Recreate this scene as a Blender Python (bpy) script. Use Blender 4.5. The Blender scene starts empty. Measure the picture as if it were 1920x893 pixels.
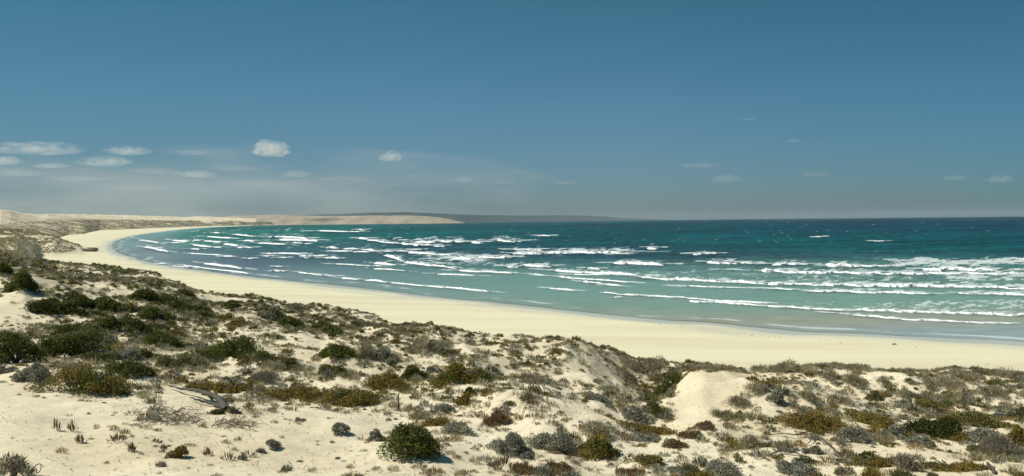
import bpy, math, random
import numpy as np
from mathutils import Vector, Matrix

sc = bpy.context.scene
COL = sc.collection
rng = np.random.default_rng(7)
random.seed(7)

# ------------------------------------------------------------------ camera
F = 1371.0; W0, H0 = 1920.0, 893.0
CAM_Z = 22.0
pitch = math.atan(31.6 / F); roll = math.atan(0.0103)
fwd = np.array([0, math.cos(pitch), -math.sin(pitch)])
up0 = np.array([0, math.sin(pitch), math.cos(pitch)])
rt0 = np.array([1.0, 0, 0])
rgt = math.cos(roll) * rt0 - math.sin(roll) * up0
upv = math.cos(roll) * up0 + math.sin(roll) * rt0
cam_d = bpy.data.cameras.new('camera'); cam = bpy.data.objects.new('camera', cam_d); COL.objects.link(cam)
cam_d.sensor_width = 36; cam_d.lens = 36 * F / W0
cam_d.clip_start = 0.1; cam_d.clip_end = 150000
m = Matrix(((rgt[0], upv[0], -fwd[0], 0), (rgt[1], upv[1], -fwd[1], 0), (rgt[2], upv[2], -fwd[2], CAM_Z), (0, 0, 0, 1)))
cam.matrix_world = m
sc.camera = cam

# ------------------------------------------------------------------ light
SUN_EL, SUN_AZ = math.radians(54), math.radians(-90)     # azimuth clockwise from +Y (the view direction)
world = bpy.data.worlds.new('World'); sc.world = world; world.use_nodes = True
nt = world.node_tree; N = nt.nodes; L = nt.links
bg = N['Background']; sky = N.new('ShaderNodeTexSky'); sky.sky_type = 'NISHITA'; sky.sun_disc = False
sky.sun_elevation = SUN_EL; sky.sun_rotation = SUN_AZ
sky.air_density = 1.0; sky.dust_density = 0.6; sky.ozone_density = 1.6; sky.altitude = 0
mul = N.new('ShaderNodeMix'); mul.data_type = 'RGBA'; mul.blend_type = 'MULTIPLY'; mul.inputs[0].default_value = 1
mul.inputs[7].default_value = (0.72, 0.86, 0.74, 1)
wc = N.new('ShaderNodeTexCoord'); sx = N.new('ShaderNodeSeparateXYZ'); L.new(wc.outputs['Generated'], sx.inputs[0])
rmp = N.new('ShaderNodeValToRGB'); L.new(sx.outputs['Z'], rmp.inputs[0]); e = rmp.color_ramp.elements
e[0].position = 0.0; e[0].color = (.42, .585, .82, 1); e[1].position = .30; e[1].color = (.31, .74, .72, 1)
for p_, c_ in ((.03, (.425, .625, .825, 1)), (.155, (.43, .735, .84, 1))):
    q_ = e.new(p_); q_.color = c_
mx = N.new('ShaderNodeValToRGB'); xx = N.new('ShaderNodeMath'); xx.operation = 'MULTIPLY_ADD'; L.new(sx.outputs['X'], xx.inputs[0]); xx.inputs[1].default_value = .5; xx.inputs[2].default_value = .5; L.new(xx.outputs[0], mx.inputs[0])
e = mx.color_ramp.elements; e[0].position = .2; e[0].color = (.76, .84, .84, 1); e[1].position = .8; e[1].color = (.64, .82, .86, 1)
q_ = e.new(.42); q_.color = (1, 1, 1, 1); q_ = e.new(.58); q_.color = (1, 1, 1, 1)
m2 = N.new('ShaderNodeMix'); m2.data_type = 'RGBA'; m2.blend_type = 'MULTIPLY'; m2.inputs[0].default_value = 1
L.new(rmp.outputs[0], m2.inputs[6]); L.new(mx.outputs[0], m2.inputs[7])
L.new(sky.outputs[0], mul.inputs[6]); L.new(m2.outputs[2], mul.inputs[7]); L.new(mul.outputs[2], bg.inputs[0])
bg.inputs[1].default_value = 0.076
sun_d = bpy.data.lights.new('sun', 'SUN'); sun_d.energy = 4.7; sun_d.angle = math.radians(0.53); sun_d.color = (1.0, 0.95, 0.84)
sun = bpy.data.objects.new('sun', sun_d); COL.objects.link(sun)
sdir = Vector((math.sin(SUN_AZ) * math.cos(SUN_EL), math.cos(SUN_AZ) * math.cos(SUN_EL), math.sin(SUN_EL)))
sun.rotation_euler = sdir.to_track_quat('Z', 'Y').to_euler(); sun.location = (-40, -20, 80)
sc.view_settings.view_transform = 'Standard'; sc.view_settings.look = 'None'
sc.view_settings.exposure = 0.0; sc.view_settings.gamma = 1.0
sc.cycles.volume_bounces = 2
sc.cycles.max_bounces = 6

# ------------------------------------------------------------------ projection and noise helpers
def rays(px, py):
    px = np.asarray(px, float); py = np.asarray(py, float)
    a = (px - W0 / 2) / F; b = (H0 / 2 - py) / F
    return fwd + a[..., None] * rgt + b[..., None] * upv
def unproj(px, py, Y):
    d = rays(px, py); t = np.asarray(Y, float) / d[..., 1]
    return np.stack([t * d[..., 0], np.asarray(Y, float) + 0 * t, CAM_Z + t * d[..., 2]], -1)
def on_sea(px, py, z=0.0):
    d = rays(px, py); t = (z - CAM_Z) / np.minimum(d[..., 2], -1e-5)
    t = np.minimum(t, 45000)
    return np.stack([t * d[..., 0], t * d[..., 1], z + 0 * t], -1)
def _hash(i, j, s):
    n = (i.astype(np.int64) * 374761393 + j.astype(np.int64) * 668265263 + s * 982451653) & 0x7fffffff
    n = ((n ^ (n >> 13)) * 1274126177) & 0x7fffffff
    n = n ^ (n >> 16)
    return (n & 0xffff) / 65535.0
def vn(x, y, s=0):
    x = np.asarray(x, float); y = np.asarray(y, float)
    i = np.floor(x); j = np.floor(y); fx = x - i; fy = y - j
    fx = fx * fx * (3 - 2 * fx); fy = fy * fy * (3 - 2 * fy)
    i = i.astype(np.int64); j = j.astype(np.int64)
    a = _hash(i, j, s); b = _hash(i + 1, j, s); c = _hash(i, j + 1, s); d = _hash(i + 1, j + 1, s)
    return (a + (b - a) * fx) * (1 - fy) + (c + (d - c) * fx) * fy
def fbm(x, y, s=0, o=4):
    t = 0; a = 1; n = 0
    for k in range(o):
        t = t + a * (vn(x * 2 ** k + 17.3 * k, y * 2 ** k - 9.1 * k, s + k) - .5) * 2; n += a; a *= .5
    return t / n
def smooth(a, b, x):
    t = np.clip((x - a) / (b - a), 0, 1); return t * t * (3 - 2 * t)
def lin(c):
    c = np.asarray(c, float) / 255.0
    return np.where(c <= .04045, c / 12.92, ((c + .055) / 1.055) ** 2.4)

# ------------------------------------------------------------------ mesh helpers
def mesh_np(name, v, faces, colors=None, attrs=None, smooth_shade=False):
    """v (n,3); faces: list of (m,k) int arrays; colors per vertex (n,3) or None"""
    me = bpy.data.meshes.new(name)
    v = np.ascontiguousarray(v, dtype=np.float32)
    nl = sum(f.size for f in faces); nf = sum(len(f) for f in faces)
    me.vertices.add(len(v)); me.vertices.foreach_set('co', v.ravel())
    me.loops.add(nl); me.polygons.add(nf)
    me.loops.foreach_set('vertex_index', np.concatenate([f.ravel() for f in faces]).astype(np.int32))
    tot = np.concatenate([np.full(len(f), f.shape[1]) for f in faces]).astype(np.int32)
    st = np.concatenate([[0], np.cumsum(tot)[:-1]]).astype(np.int32)
    me.polygons.foreach_set('loop_start', st); me.polygons.foreach_set('loop_total', tot)
    if smooth_shade: me.polygons.foreach_set('use_smooth', np.ones(nf, bool))
    if colors is not None:
        a = me.color_attributes.new('col', 'FLOAT_COLOR', 'POINT')
        c = np.ones((len(v), 4), np.float32); c[:, :3] = colors
        a.data.foreach_set('color', c.ravel())
    for k, val in (attrs or {}).items():
        a = me.attributes.new(k, 'FLOAT', 'POINT'); a.data.foreach_set('value', np.asarray(val, np.float32).ravel())
    me.update(calc_edges=True)
    return me
def grid_faces(nr, nc):
    i = np.arange(nr - 1)[:, None] * nc + np.arange(nc - 1)[None, :]
    i = i.ravel()
    return np.stack([i, i + 1, i + nc + 1, i + nc], -1)
def link(name, me, mat=None, parent=None, loc=None):
    o = bpy.data.objects.new(name, me); COL.objects.link(o)
    if mat and not me.materials: me.materials.append(mat)
    if parent is not None: o.parent = parent
    if loc is not None: o.location = loc
    return o
def tag(o, label, cat, group=None, kind=None):
    if label: o['label'] = label
    if cat: o['category'] = cat
    if group: o['group'] = group
    if kind: o['kind'] = kind
    return o
class Acc:
    def __init__(s): s.v = []; s.q = []; s.c = []; s.n = 0
    def add(s, v, q, c):
        s.v.append(v); s.q.append(q + s.n); s.c.append(c); s.n += len(v)
    def mesh(s, name): return mesh_np(name, np.concatenate(s.v), [np.concatenate(s.q)], np.concatenate(s.c))

# ------------------------------------------------------------------ materials
def mat_base(name):
    m = bpy.data.materials.new(name); m.use_nodes = True
    return m, m.node_tree.nodes, m.node_tree.links, m.node_tree.nodes['Principled BSDF']
def nd(N, t, **kw):
    n = N.new(t)
    for k, v in kw.items(): setattr(n, k, v)
    return n
def leaf_mat():
    m, N, L, b = mat_base('leaf')
    a = nd(N, 'ShaderNodeAttribute', attribute_name='col')
    L.new(a.outputs['Color'], b.inputs['Base Color'])
    b.inputs['Roughness'].default_value = .65; b.inputs['Specular IOR Level'].default_value = .2
    tr = nd(N, 'ShaderNodeBsdfTranslucent'); L.new(a.outputs['Color'], tr.inputs['Color']); ms = nd(N, 'ShaderNodeMixShader'); ms.inputs[0].default_value = .3
    L.new(b.outputs[0], ms.inputs[1]); L.new(tr.outputs[0], ms.inputs[2]); L.new(ms.outputs[0], N['Material Output'].inputs['Surface'])
    return m
LEAF = leaf_mat()
def wood_mat(name, c):
    m, N, L, b = mat_base(name)
    t = nd(N, 'ShaderNodeTexCoord'); n = nd(N, 'ShaderNodeTexNoise'); n.inputs['Scale'].default_value = 25; n.inputs['Detail'].default_value = 5
    L.new(t.outputs['Object'], n.inputs['Vector'])
    r = nd(N, 'ShaderNodeValToRGB'); L.new(n.outputs['Fac'], r.inputs[0])
    r.color_ramp.elements[0].position = .3; r.color_ramp.elements[1].position = .75
    r.color_ramp.elements[0].color = (*[x * .45 for x in c], 1); r.color_ramp.elements[1].color = (*[min(1, x * 1.5) for x in c], 1)
    L.new(r.outputs[0], b.inputs['Base Color']); b.inputs['Roughness'].default_value = .85
    return m
WOOD = wood_mat('weathered_wood', (.085, .075, .06))
BRUSH = wood_mat('dry_brush', (.22, .18, .12))
BARK = wood_mat('bark', (.10, .085, .065))

def sand_mat(name='sand', bump=1.0, litter=True):
    m, N, L, b = mat_base(name)
    geo = nd(N, 'ShaderNodeNewGeometry')
    def noise(scale, detail=4, rough=.55):
        n = nd(N, 'ShaderNodeTexNoise'); n.inputs['Scale'].default_value = scale; n.inputs['Detail'].default_value = detail
        n.inputs['Roughness'].default_value = rough; L.new(geo.outputs['Position'], n.inputs['Vector']); return n
    def mp(n, a, c, lo=0, hi=1):
        r = nd(N, 'ShaderNodeMapRange'); r.inputs[1].default_value = a; r.inputs[2].default_value = c
        r.inputs[3].default_value = lo; r.inputs[4].default_value = hi; L.new(n, r.inputs[0]); return r.outputs[0]
    def mix(f, a, c, mode='MIX'):
        x = nd(N, 'ShaderNodeMix', data_type='RGBA', blend_type=mode)
        for i, s in ((0, f), (6, a), (7, c)):
            if isinstance(s, (tuple, float, int)): x.inputs[i].default_value = s
            else: L.new(s, x.inputs[i])
        return x.outputs[2]
    big = noise(.11, 5); fine = noise(3.0, 6, .7)
    c = mix(mp(big.outputs['Fac'], .3, .7), SAND_A, SAND_B)
    c = mix(mp(fine.outputs['Fac'], .35, .7), mix(1.0, c, (.86, .85, .83, 1), 'MULTIPLY'), c)
    at = nd(N, 'ShaderNodeAttribute', attribute_name='beach'); c = mix(at.outputs['Fac'], c, BEACH)
    # long faint bands left on the beach by the tide
    map_ = nd(N, 'ShaderNodeMapping'); L.new(geo.outputs['Position'], map_.inputs[0]); map_.inputs['Rotation'].default_value = (0, 0, math.radians(33)); map_.inputs['Scale'].default_value = (.01, .09, .05)
    tn = nd(N, 'ShaderNodeTexNoise'); tn.inputs['Scale'].default_value = 1; tn.inputs['Detail'].default_value = 6; L.new(map_.outputs[0], tn.inputs['Vector'])
    mm = nd(N, 'ShaderNodeMath', operation='MULTIPLY'); L.new(mp(tn.outputs['Fac'], .42, .68, 0, .75), mm.inputs[0]); L.new(at.outputs['Fac'], mm.inputs[1])
    c = mix(mm.outputs[0], c, (.60, .53, .36, 1))
    wt = nd(N, 'ShaderNodeAttribute', attribute_name='wet'); c = mix(wt.outputs['Fac'], c, (.44, .46, .40, 1))
    if litter:
        li = nd(N, 'ShaderNodeAttribute', attribute_name='litter')
        vo = noise(5.5, 3, .6); v2 = noise(.7, 3, .6)
        a_ = nd(N, 'ShaderNodeMath', operation='MULTIPLY'); L.new(mp(vo.outputs['Fac'], .555, .65), a_.inputs[0]); L.new(mp(v2.outputs['Fac'], .36, .54), a_.inputs[1])
        a2 = nd(N, 'ShaderNodeMath', operation='MULTIPLY'); L.new(a_.outputs[0], a2.inputs[0]); L.new(li.outputs['Fac'], a2.inputs[1])
        c = mix(a2.outputs[0], c, (.29, .25, .17, 1))
    L.new(c, b.inputs['Base Color'])
    rr = nd(N, 'ShaderNodeMapRange'); L.new(wt.outputs['Fac'], rr.inputs[0]); rr.inputs[3].default_value = .95; rr.inputs[4].default_value = .45
    L.new(rr.outputs[0], b.inputs['Roughness']); b.inputs['Specular IOR Level'].default_value = .2
    bu = nd(N, 'ShaderNodeBump'); bu.inputs['Distance'].default_value = .12; bu.inputs['Strength'].default_value = .55 * bump
    n3 = noise(1.6, 7, .62)
    iv = nd(N, 'ShaderNodeMath', operation='MULTIPLY_ADD'); L.new(at.outputs['Fac'], iv.inputs[0]); iv.inputs[1].default_value = -.85; iv.inputs[2].default_value = 1
    i2 = nd(N, 'ShaderNodeMath', operation='MULTIPLY'); L.new(iv.outputs[0], i2.inputs[0]); L.new(n3.outputs['Fac'], i2.inputs[1])
    L.new(i2.outputs[0], bu.inputs['Height']); L.new(bu.outputs[0], b.inputs['Normal'])
    return m
SAND_A = (.69, .59, .40, 1); SAND_B = (.83, .75, .56, 1); BEACH = (.71, .67, .46, 1)

# ------------------------------------------------------------------ the near dunes: profiles (row in the photo, distance) per column
PROF = {
 -420: [(893,13),(800,17),(700,26),(640,36),(590,46),(540,56),(500,72),(486,112)],
 0:    [(893,13),(800,17),(700,26),(640,37),(600,45),(530,55),(492,70),(481,112)],
 200:  [(893,13.5),(800,18),(740,23),(690,30),(640,38),(600,48),(560,62),(530,80),(497,115)],
 400:  [(893,14),(820,18),(770,22),(730,27),(690,33),(640,43),(600,55),(570,70),(553,82)],
 600:  [(893,15),(820,19),(760,25),(720,31),(680,39),(640,51),(610,63),(590,74),(580,82)],
 800:  [(893,15.5),(840,18),(780,24),(740,29),(700,36),(660,48),(640,57),(614,74)],
 960:  [(893,16),(830,20),(780,25),(740,31),(700,39),(670,48),(655,55),(641,66)],
 1100: [(893,16.5),(830,21),(790,26),(750,32),(720,37),(690,46),(675,51),(664,58)],
 1230: [(893,17),(840,22),(805,27),(780,32),(750,43),(720,51.5),(700,56),(688,58),(678,61)],
 1320: [(893,17.5),(850,21),(800,26),(760,32),(730,38),(710,43),(700,46),(692,51),(686,56)],
 1400: [(893,17.2),(850,20.7),(800,26),(765,31.5),(735,37.5),(715,42.5),(703,47),(700,51),(697,57)],
 1500: [(893,17),(850,20.5),(800,26),(770,31),(740,37),(720,42),(706,47),(697,51),(688,57)],
 1700: [(893,17),(850,20.5),(800,26.5),(770,31.5),(745,37),(725,42),(711,47),(703,51),(694,56)],
 1920: [(893,17),(850,20.5),(800,26.5),(770,32),(750,36),(730,42),(716,47),(709,51),(702,56)],
 2420: [(893,17),(850,20.5),(800,26.5),(770,32),(752,36),(733,42),(720,47),(714,51),(708,56)],
}
cols = sorted(PROF)
QN = 160
Q = np.linspace(0, 1, QN); LY0 = math.log(1.2)
ZQ, LYC = [], []
for c in cols:
    p = np.array(PROF[c], float)
    P = unproj(np.full(len(p), c), p[:, 0], p[:, 1])
    Yk = np.concatenate([[1.2, 6], p[:, 1]]); zk = np.concatenate([[20.35, 19.2], P[:, 2]])
    lyc = math.log(Yk[-1]); q = (np.log(Yk) - LY0) / (lyc - LY0)
    z = np.interp(Q, q, zk)
    k = np.ones(7) / 7; zs = np.convolve(np.pad(z, 3, mode='edge'), k, 'valid'); zs[-4:] = z[-4:]
    ZQ.append(zs); LYC.append(lyc)
ZQ = np.array(ZQ); LYC = np.array(LYC)
PXG = np.arange(-520, 2441, 4.0)                       # fan of the ground sheet
UG = (PXG - 960) / F
# cosine interpolation across columns
def col_interp(px, tab):
    px = np.clip(px, cols[0], cols[-1] - 1e-6); i = np.clip(np.searchsorted(cols, px, side='right') - 1, 0, len(cols) - 2)
    ca = np.array(cols, float); t = (px - ca[i]) / (ca[i + 1] - ca[i]); t = t * t * (3 - 2 * t) * .6 + t * .4
    return tab[i] * (1 - t)[:, None] + tab[i + 1] * t[:, None] if tab.ndim == 2 else tab[i] * (1 - t) + tab[i + 1] * t
ZC = col_interp(PXG, ZQ); LC = col_interp(PXG, LYC)
YG = np.concatenate([np.exp(np.linspace(math.log(1.2), math.log(10), 90, endpoint=False)),
                     np.exp(np.linspace(math.log(10), math.log(125), 520, endpoint=False)),
                     np.exp(np.linspace(math.log(125), math.log(900), 240, endpoint=False)),
                     np.exp(np.linspace(math.log(900), math.log(40000), 120))])
LYG = np.log(YG)

# shoreline
SHP = [(2900,735),(2420,688),(1920,640),(1700,630.5),(1500,622),(1300,606),(1100,586),(960,573),(800,555),(620,534),(480,521),(380,508),(300,496),(245,483),(218,472),
       (207,461),(216,453),(236,446),(258,441),(282,437.5),(302,435),(324,432.3),(346,430),(375,427.6),(419,425.4),(480,423.2)]
sp = np.array(SHP, float)
tt = np.arange(len(sp)); td = np.linspace(0, len(sp) - 1, 95)
SHW = on_sea(np.interp(td, tt, sp[:, 0]), np.interp(td, tt, sp[:, 1]))[:, :2]
SHW = np.concatenate([SHW, [(-3500, 14000), (-9000, 70000)]])
def shore_dist(x, y):
    x = np.asarray(x, np.float32).ravel(); y = np.asarray(y, np.float32).ravel()
    out = np.empty(len(x), np.float32)
    A = SHW[:-1].astype(np.float32); B = SHW[1:].astype(np.float32); D = B - A; LL = (D ** 2).sum(1)
    for s in range(0, len(x), 60000):
        xx = x[s:s + 60000, None]; yy = y[s:s + 60000, None]
        t = np.clip(((xx - A[:, 0]) * D[:, 0] + (yy - A[:, 1]) * D[:, 1]) / LL, 0, 1)
        dx = xx - A[:, 0] - t * D[:, 0]; dy = yy - A[:, 1] - t * D[:, 1]
        d2 = dx * dx + dy * dy; k = d2.argmin(1); r = np.arange(len(k))
        cr = D[k, 0] * dy[r, k] - D[k, 1] * dx[r, k]
        out[s:s + 60000] = np.sqrt(d2[r, k]) * np.where(cr >= 0, 1, -1)
    return out

YY, UU = np.meshgrid(YG, UG, indexing='ij')
XX = YY * UU
PXX = np.broadcast_to(PXG, YY.shape)
qq = (LYG[:, None] - LY0) / (LC[None, :] - LY0)
Zd = np.empty_like(YY)
for j in range(len(PXG)):
    Zd[:, j] = np.interp(qq[:, j], Q, ZC[j])
YC = np.exp(LC)[None, :]; ZCR = ZC[:, -1][None, :]
fall = np.where(PXX < 100, .25, .45)
past = YY > YC
# the plateau at far left and the spur with the rocks at its tip
e1 = np.interp(PXG, [-600, 30, 62, 80], [18.3, 17.4, 10, -6])
e2 = np.interp(PXG, [-600, 0, 29, 64, 99, 116, 137, 152, 165], [19, 17.4, 16.3, 14, 12.3, 8.3, 4.6, 2.2, -6])
e3 = np.interp(PXG, [-600, 60, 98, 112], [20, 16, 4, -6])
w12 = smooth(430, 560, YY); w23 = smooth(700, 900, YY)
plat = (e1[None] * (1 - w12) + e2[None] * w12) * (1 - w23) + e3[None] * w23
plat = plat + smooth(0, 3, plat) * fbm(XX / 45, YY / 60, 41, 4) * 2.6 * smooth(150, 260, YY)
plat = plat * (1 - smooth(1300, 2000, YY)) - 6 * smooth(1300, 2000, YY)
# hummocks on the near dunes
hum = fbm(XX / 9, YY / 9, 3, 3) * .55 + fbm(XX / 2.6, YY / 2.6, 9, 3) * .27 + fbm(XX / 22, YY / 18, 13, 2) * .55 * smooth(24, 45, YY) * np.where(PXX > 1150, .5, 1) + .06
VM = np.interp(PXG, [-520, 500, 800, 1150, 1180, 1340, 1380, 2440], [.5, .7, 1.1, 1.1, .8, .5, 1.1, 1.1])[None, :]
hum = hum * smooth(9, 18, YY) * VM * np.where(past, np.clip(1 - (YY - YC) / 20, 0, 1), 1)
BUMPS = [(1135,47,3.5,4,1.1),(1120,44,3,2,-.6),(1215,48,3,7,-1.6),(1225,38,2.5,5,-1.0),(1320,44,3.2,7,.6),(1390,54,4,3,.2),(1000,46,5,3,1.2),(1000,39,5,2.5,-.8),(1050,36,4,2.2,.6),
 (890,56,5,3.5,1.1),(880,47,5,3,-.9),(800,45,6,3,.9),(760,38,6,2.5,-.7),(690,55,5,4,1.0),(650,46,6,3,-.6),(560,66,6,4,1.0),(540,56,6,3,-.8),(470,52,5,3,.8),(330,58,6,4,.9),(340,48,6,3,-.7),
 (240,75,8,6,1.2),(200,62,8,5,-.8),(90,60,6,5,.9),(170,25,3,1.6,.5),(171,30.5,5,2.5,-.4),(1500,49,4,3,.3),(1480,41,5,3,-.7),(1440,33,4,3,.5),(1620,48,4,3,.4),(1620,42,6,2.5,-.8),(1560,37,4,2,.5),
 (1745,45,4,3,.4),(1740,39,5,2.5,-.6),(1850,46,4,3,.4),(1850,40,5,3,-.6),(1900,36,4,2.5,.5),(1300,30,3,2.5,.6),(1400,30,4,3,.7),(1350,24,3,2,.4),(1180,28,3,2.5,-.5),(1090,29,3,2,.5),(960,26,3,2,.45),(900,31,3.5,2,.5),(860,25,3,1.5,-.3)]
wxb = XX + fbm(XX / 4, YY / 4, 55, 3) * 1.6; wyb = YY + fbm(XX / 4, YY / 4, 56, 3) * 1.6
for bx, by, rx_, ry_, bh in BUMPS:
    hum = hum + bh * np.exp(-((wxb - (bx - 960) / F * by) / rx_) ** 2 - ((wyb - by) / ry_) ** 2)
hum = hum + (1 - np.abs(fbm(XX / 6, YY / 6, 57, 3)) * 3.2).clip(0, 1) ** 2 * .32 * smooth(22, 36, YY) * np.clip(1 - (YY - YC) / 20, 0, 1) - .08
hum = hum + fbm(XX / 1.1, YY / 1.1, 58, 2) * .06 * smooth(60, 30, YY) - .32 * smooth(1300, 1450, PXX) * smooth(38, 50, YY) * np.clip(1 - (YY - YC) / 20, 0, 1)
slope_wob = fbm(PXX / 60, YY / 14, 77, 2) * .6 * smooth(30, 60, YY)
Zd = np.where(past, ZCR - (YY - YC) * fall, Zd) + hum + slope_wob * np.where(past, 1, .5)
SD = shore_dist(XX, YY).reshape(XX.shape)
Zb = np.where(SD > 0, np.minimum(2.2, SD * .035), np.maximum(-4, SD * .03)) + np.where(SD > 25, fbm(XX / 25, YY / 25, 5, 3) * .12, 0)
Zp = np.where(past, np.maximum(Zd, plat), Zd)
k_ = .8                                                 # soft maximum at the foot of the dunes
GZ = np.where(np.abs(Zp - Zb) < 6, np.log(np.exp(np.clip((Zp - Zb) / k_, -12, 12)) + 1) * k_ + Zb, np.maximum(Zp, Zb))
beach = smooth(1.2, .15, Zp - Zb) * np.ones_like(GZ)
wet = (smooth(7, 4, SD + fbm(XX / 22, YY / 22, 85, 3) * 6) * .8 + .35 * smooth(15, 9, SD + fbm(XX / 30, YY / 30, 16, 3) * 9)) * (SD < 40)
wet = np.clip(wet, 0, 1)
def gz(x, y):
    x = np.asarray(x, float); y = np.asarray(y, float)
    v = np.interp(np.log(np.maximum(y, 1.21)), LYG, np.arange(len(YG))); c = (x / np.maximum(y, 1e-3) - UG[0]) / (UG[1] - UG[0])
    v = np.clip(v, 0, len(YG) - 1.001); c = np.clip(c, 0, len(UG) - 1.001)
    i = v.astype(int); j = c.astype(int); a = v - i; b = c - j
    return (GZ[i, j] * (1 - b) + GZ[i, j + 1] * b) * (1 - a) + (GZ[i + 1, j] * (1 - b) + GZ[i + 1, j + 1] * b) * a
YS = np.exp(np.linspace(math.log(9), math.log(1200), 1400))
def ground_at(px, py):
    """first point of the ground met along one line of sight; arrays allowed"""
    px = np.atleast_1d(np.asarray(px, float)); py = np.atleast_1d(np.asarray(py, float))
    d = rays(px, py); out = np.empty((len(px), 3))
    for s in range(0, len(px), 2000):
        dd = d[s:s + 2000]; t = YS[None, :] / dd[:, 1:2]
        X = t * dd[:, 0:1]; Z = CAM_Z + t * dd[:, 2:3]; Yb = np.broadcast_to(YS, X.shape)
        hit = gz(X, Yb) >= Z; k = np.where(hit.any(1), hit.argmax(1), len(YS) - 1); r = np.arange(len(k))
        out[s:s + 2000, 0] = X[r, k]; out[s:s + 2000, 1] = YS[k]; out[s:s + 2000, 2] = gz(X[r, k], YS[k])
    return out

# vegetation cover of the near dunes, rows of the photo every 26 px from 480, columns every 80 px
VEG = ["88800000", "67870000", "36888000", "24678883", "135777876",
       "34667778887", "345667778886", "33345567777655788", "133444676666536732266678", "022445666446736603864778",
       "012454455434646603776777", "011453224644456515544456", "011331113544455515544456", "111222112443544436433345",
       "111222112344543344333334", "111122222355543442233333"]
VG = np.array([[int(ch) for ch in (r + r[-1] * 24)[:24]] for r in VEG], float) / 10
VG[:4, 4:] = np.where(np.array([[0 if j > len(VEG[i]) else 1 for j in range(4, 24)] for i in range(4)]), VG[:4, 4:], .5)
def veg_at(px, py):
    r = np.clip((np.asarray(py) - 493) / 26, 0, 15); c = np.clip((np.asarray(px) - 40) / 80, 0, 23)
    i = np.minimum(r.astype(int), 14); j = np.minimum(c.astype(int), 22); a = r - i; b = c - j
    return (VG[i, j] * (1 - b) + VG[i, j + 1] * b) * (1 - a) + (VG[i + 1, j] * (1 - b) + VG[i + 1, j + 1] * b) * a
def project(P):
    r = P - np.array([0, 0, CAM_Z]); f_ = r @ fwd
    return W0 / 2 + F * (r @ rgt) / f_, H0 / 2 - F * (r @ upv) / f_, f_

SAND = sand_mat()
GV = np.stack([XX, YY, GZ], -1).reshape(-1, 3)
gpx, gpy, _ = project(GV)
litter = veg_at(gpx, gpy) * (1 - beach.ravel())
litter = np.clip(litter * 1.3 + .1, 0, 1) * (1 - beach.ravel())
me = mesh_np('ground', GV, [grid_faces(len(YG), len(PXG))], None, {'beach': beach, 'wet': wet, 'litter': litter}, True)
ground = tag(link('dune_and_beach_ground', me, SAND), 'pale sand dunes falling to a broad curving beach', None, None, 'structure')

# ------------------------------------------------------------------ far land
def sheet(name, pxs, rows, seed, amp, wl, mat_, n_px=2.0, nrow=10, attrs_fn=None):
    """rows: list of (py list, Y list) from front to back; builds one sheet of land through them"""
    pxd = np.arange(pxs[0], pxs[-1] + .1, n_px)
    R = [(np.interp(pxd, pxs, a), np.exp(np.interp(pxd, pxs, np.log(b)))) for a, b in rows]
    P = []
    tt_ = np.linspace(0, len(R) - 1, (len(R) - 1) * nrow + 1)
    for t in tt_:
        i = min(int(t), len(R) - 2); s = t - i
        py = R[i][0] * (1 - s) + R[i + 1][0] * s; Y = np.exp(np.log(R[i][1]) * (1 - s) + np.log(R[i + 1][1]) * s)
        p = unproj(pxd, py, Y)
        p[:, 2] += amp * Y / F * fbm(pxd / wl + 3 * t, np.full_like(pxd, t * 3.1), seed, 4) * (0.35 if t == 0 else 1)
        P.append(p)
    front = P[0].copy(); front[:, :2] *= .985; front[:, 2] -= 8; front[:, 2] = np.minimum(front[:, 2], -3)
    back = P[-1].copy(); back[:, :2] *= 1.06; back[:, 2] = -5
    P = np.array([front] + P + [back]); nr, nc = P.shape[:2]
    V = P.reshape(-1, 3)
    me = mesh_np(name, V, [grid_faces(nr, nc)], None, attrs_fn(V) if attrs_fn else None, True)
    return link(name, me, mat_), P
def land_mat(name, sand, veg, scale, lo, hi, sx=1.0):
    m, N, L, b = mat_base(name)
    g = nd(N, 'ShaderNodeNewGeometry'); mp_ = nd(N, 'ShaderNodeMapping'); L.new(g.outputs['Position'], mp_.inputs[0]); mp_.inputs['Scale'].default_value = (1, sx, 1)
    n = nd(N, 'ShaderNodeTexNoise'); n.inputs['Scale'].default_value = scale; n.inputs['Detail'].default_value = 7; n.inputs['Roughness'].default_value = .68
    L.new(mp_.outputs[0], n.inputs['Vector'])
    r = nd(N, 'ShaderNodeMapRange'); L.new(n.outputs['Fac'], r.inputs[0]); r.inputs[1].default_value = lo; r.inputs[2].default_value = hi
    x = nd(N, 'ShaderNodeMix', data_type='RGBA'); L.new(r.outputs[0], x.inputs[0]); x.inputs[6].default_value = (*sand, 1); x.inputs[7].default_value = (*veg, 1)
    L.new(x.outputs[2], b.inputs['Base Color']); b.inputs['Roughness'].default_value = .95; b.inputs['Specular IOR Level'].default_value = .1
    return m
FAR_SCRUB = land_mat('far_scrubland', (.56, .49, .33), (.19, .17, .115), .02, .40, .58, .25)
FAR_SAND = land_mat('far_dune_sand', (.80, .70, .50), (.62, .52, .36), .010, .42, .66, .4)
HEAD_SAND = land_mat('headland_sand', (.39, .335, .25), (.25, .22, .165), .0035, .42, .66, .3)
HILLM = land_mat('hazy_hill_scrub', (.070, .105, .11), (.045, .070, .078), .0035, .4, .65)  # scrub colour with some of the distance haze put in as blue

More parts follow.
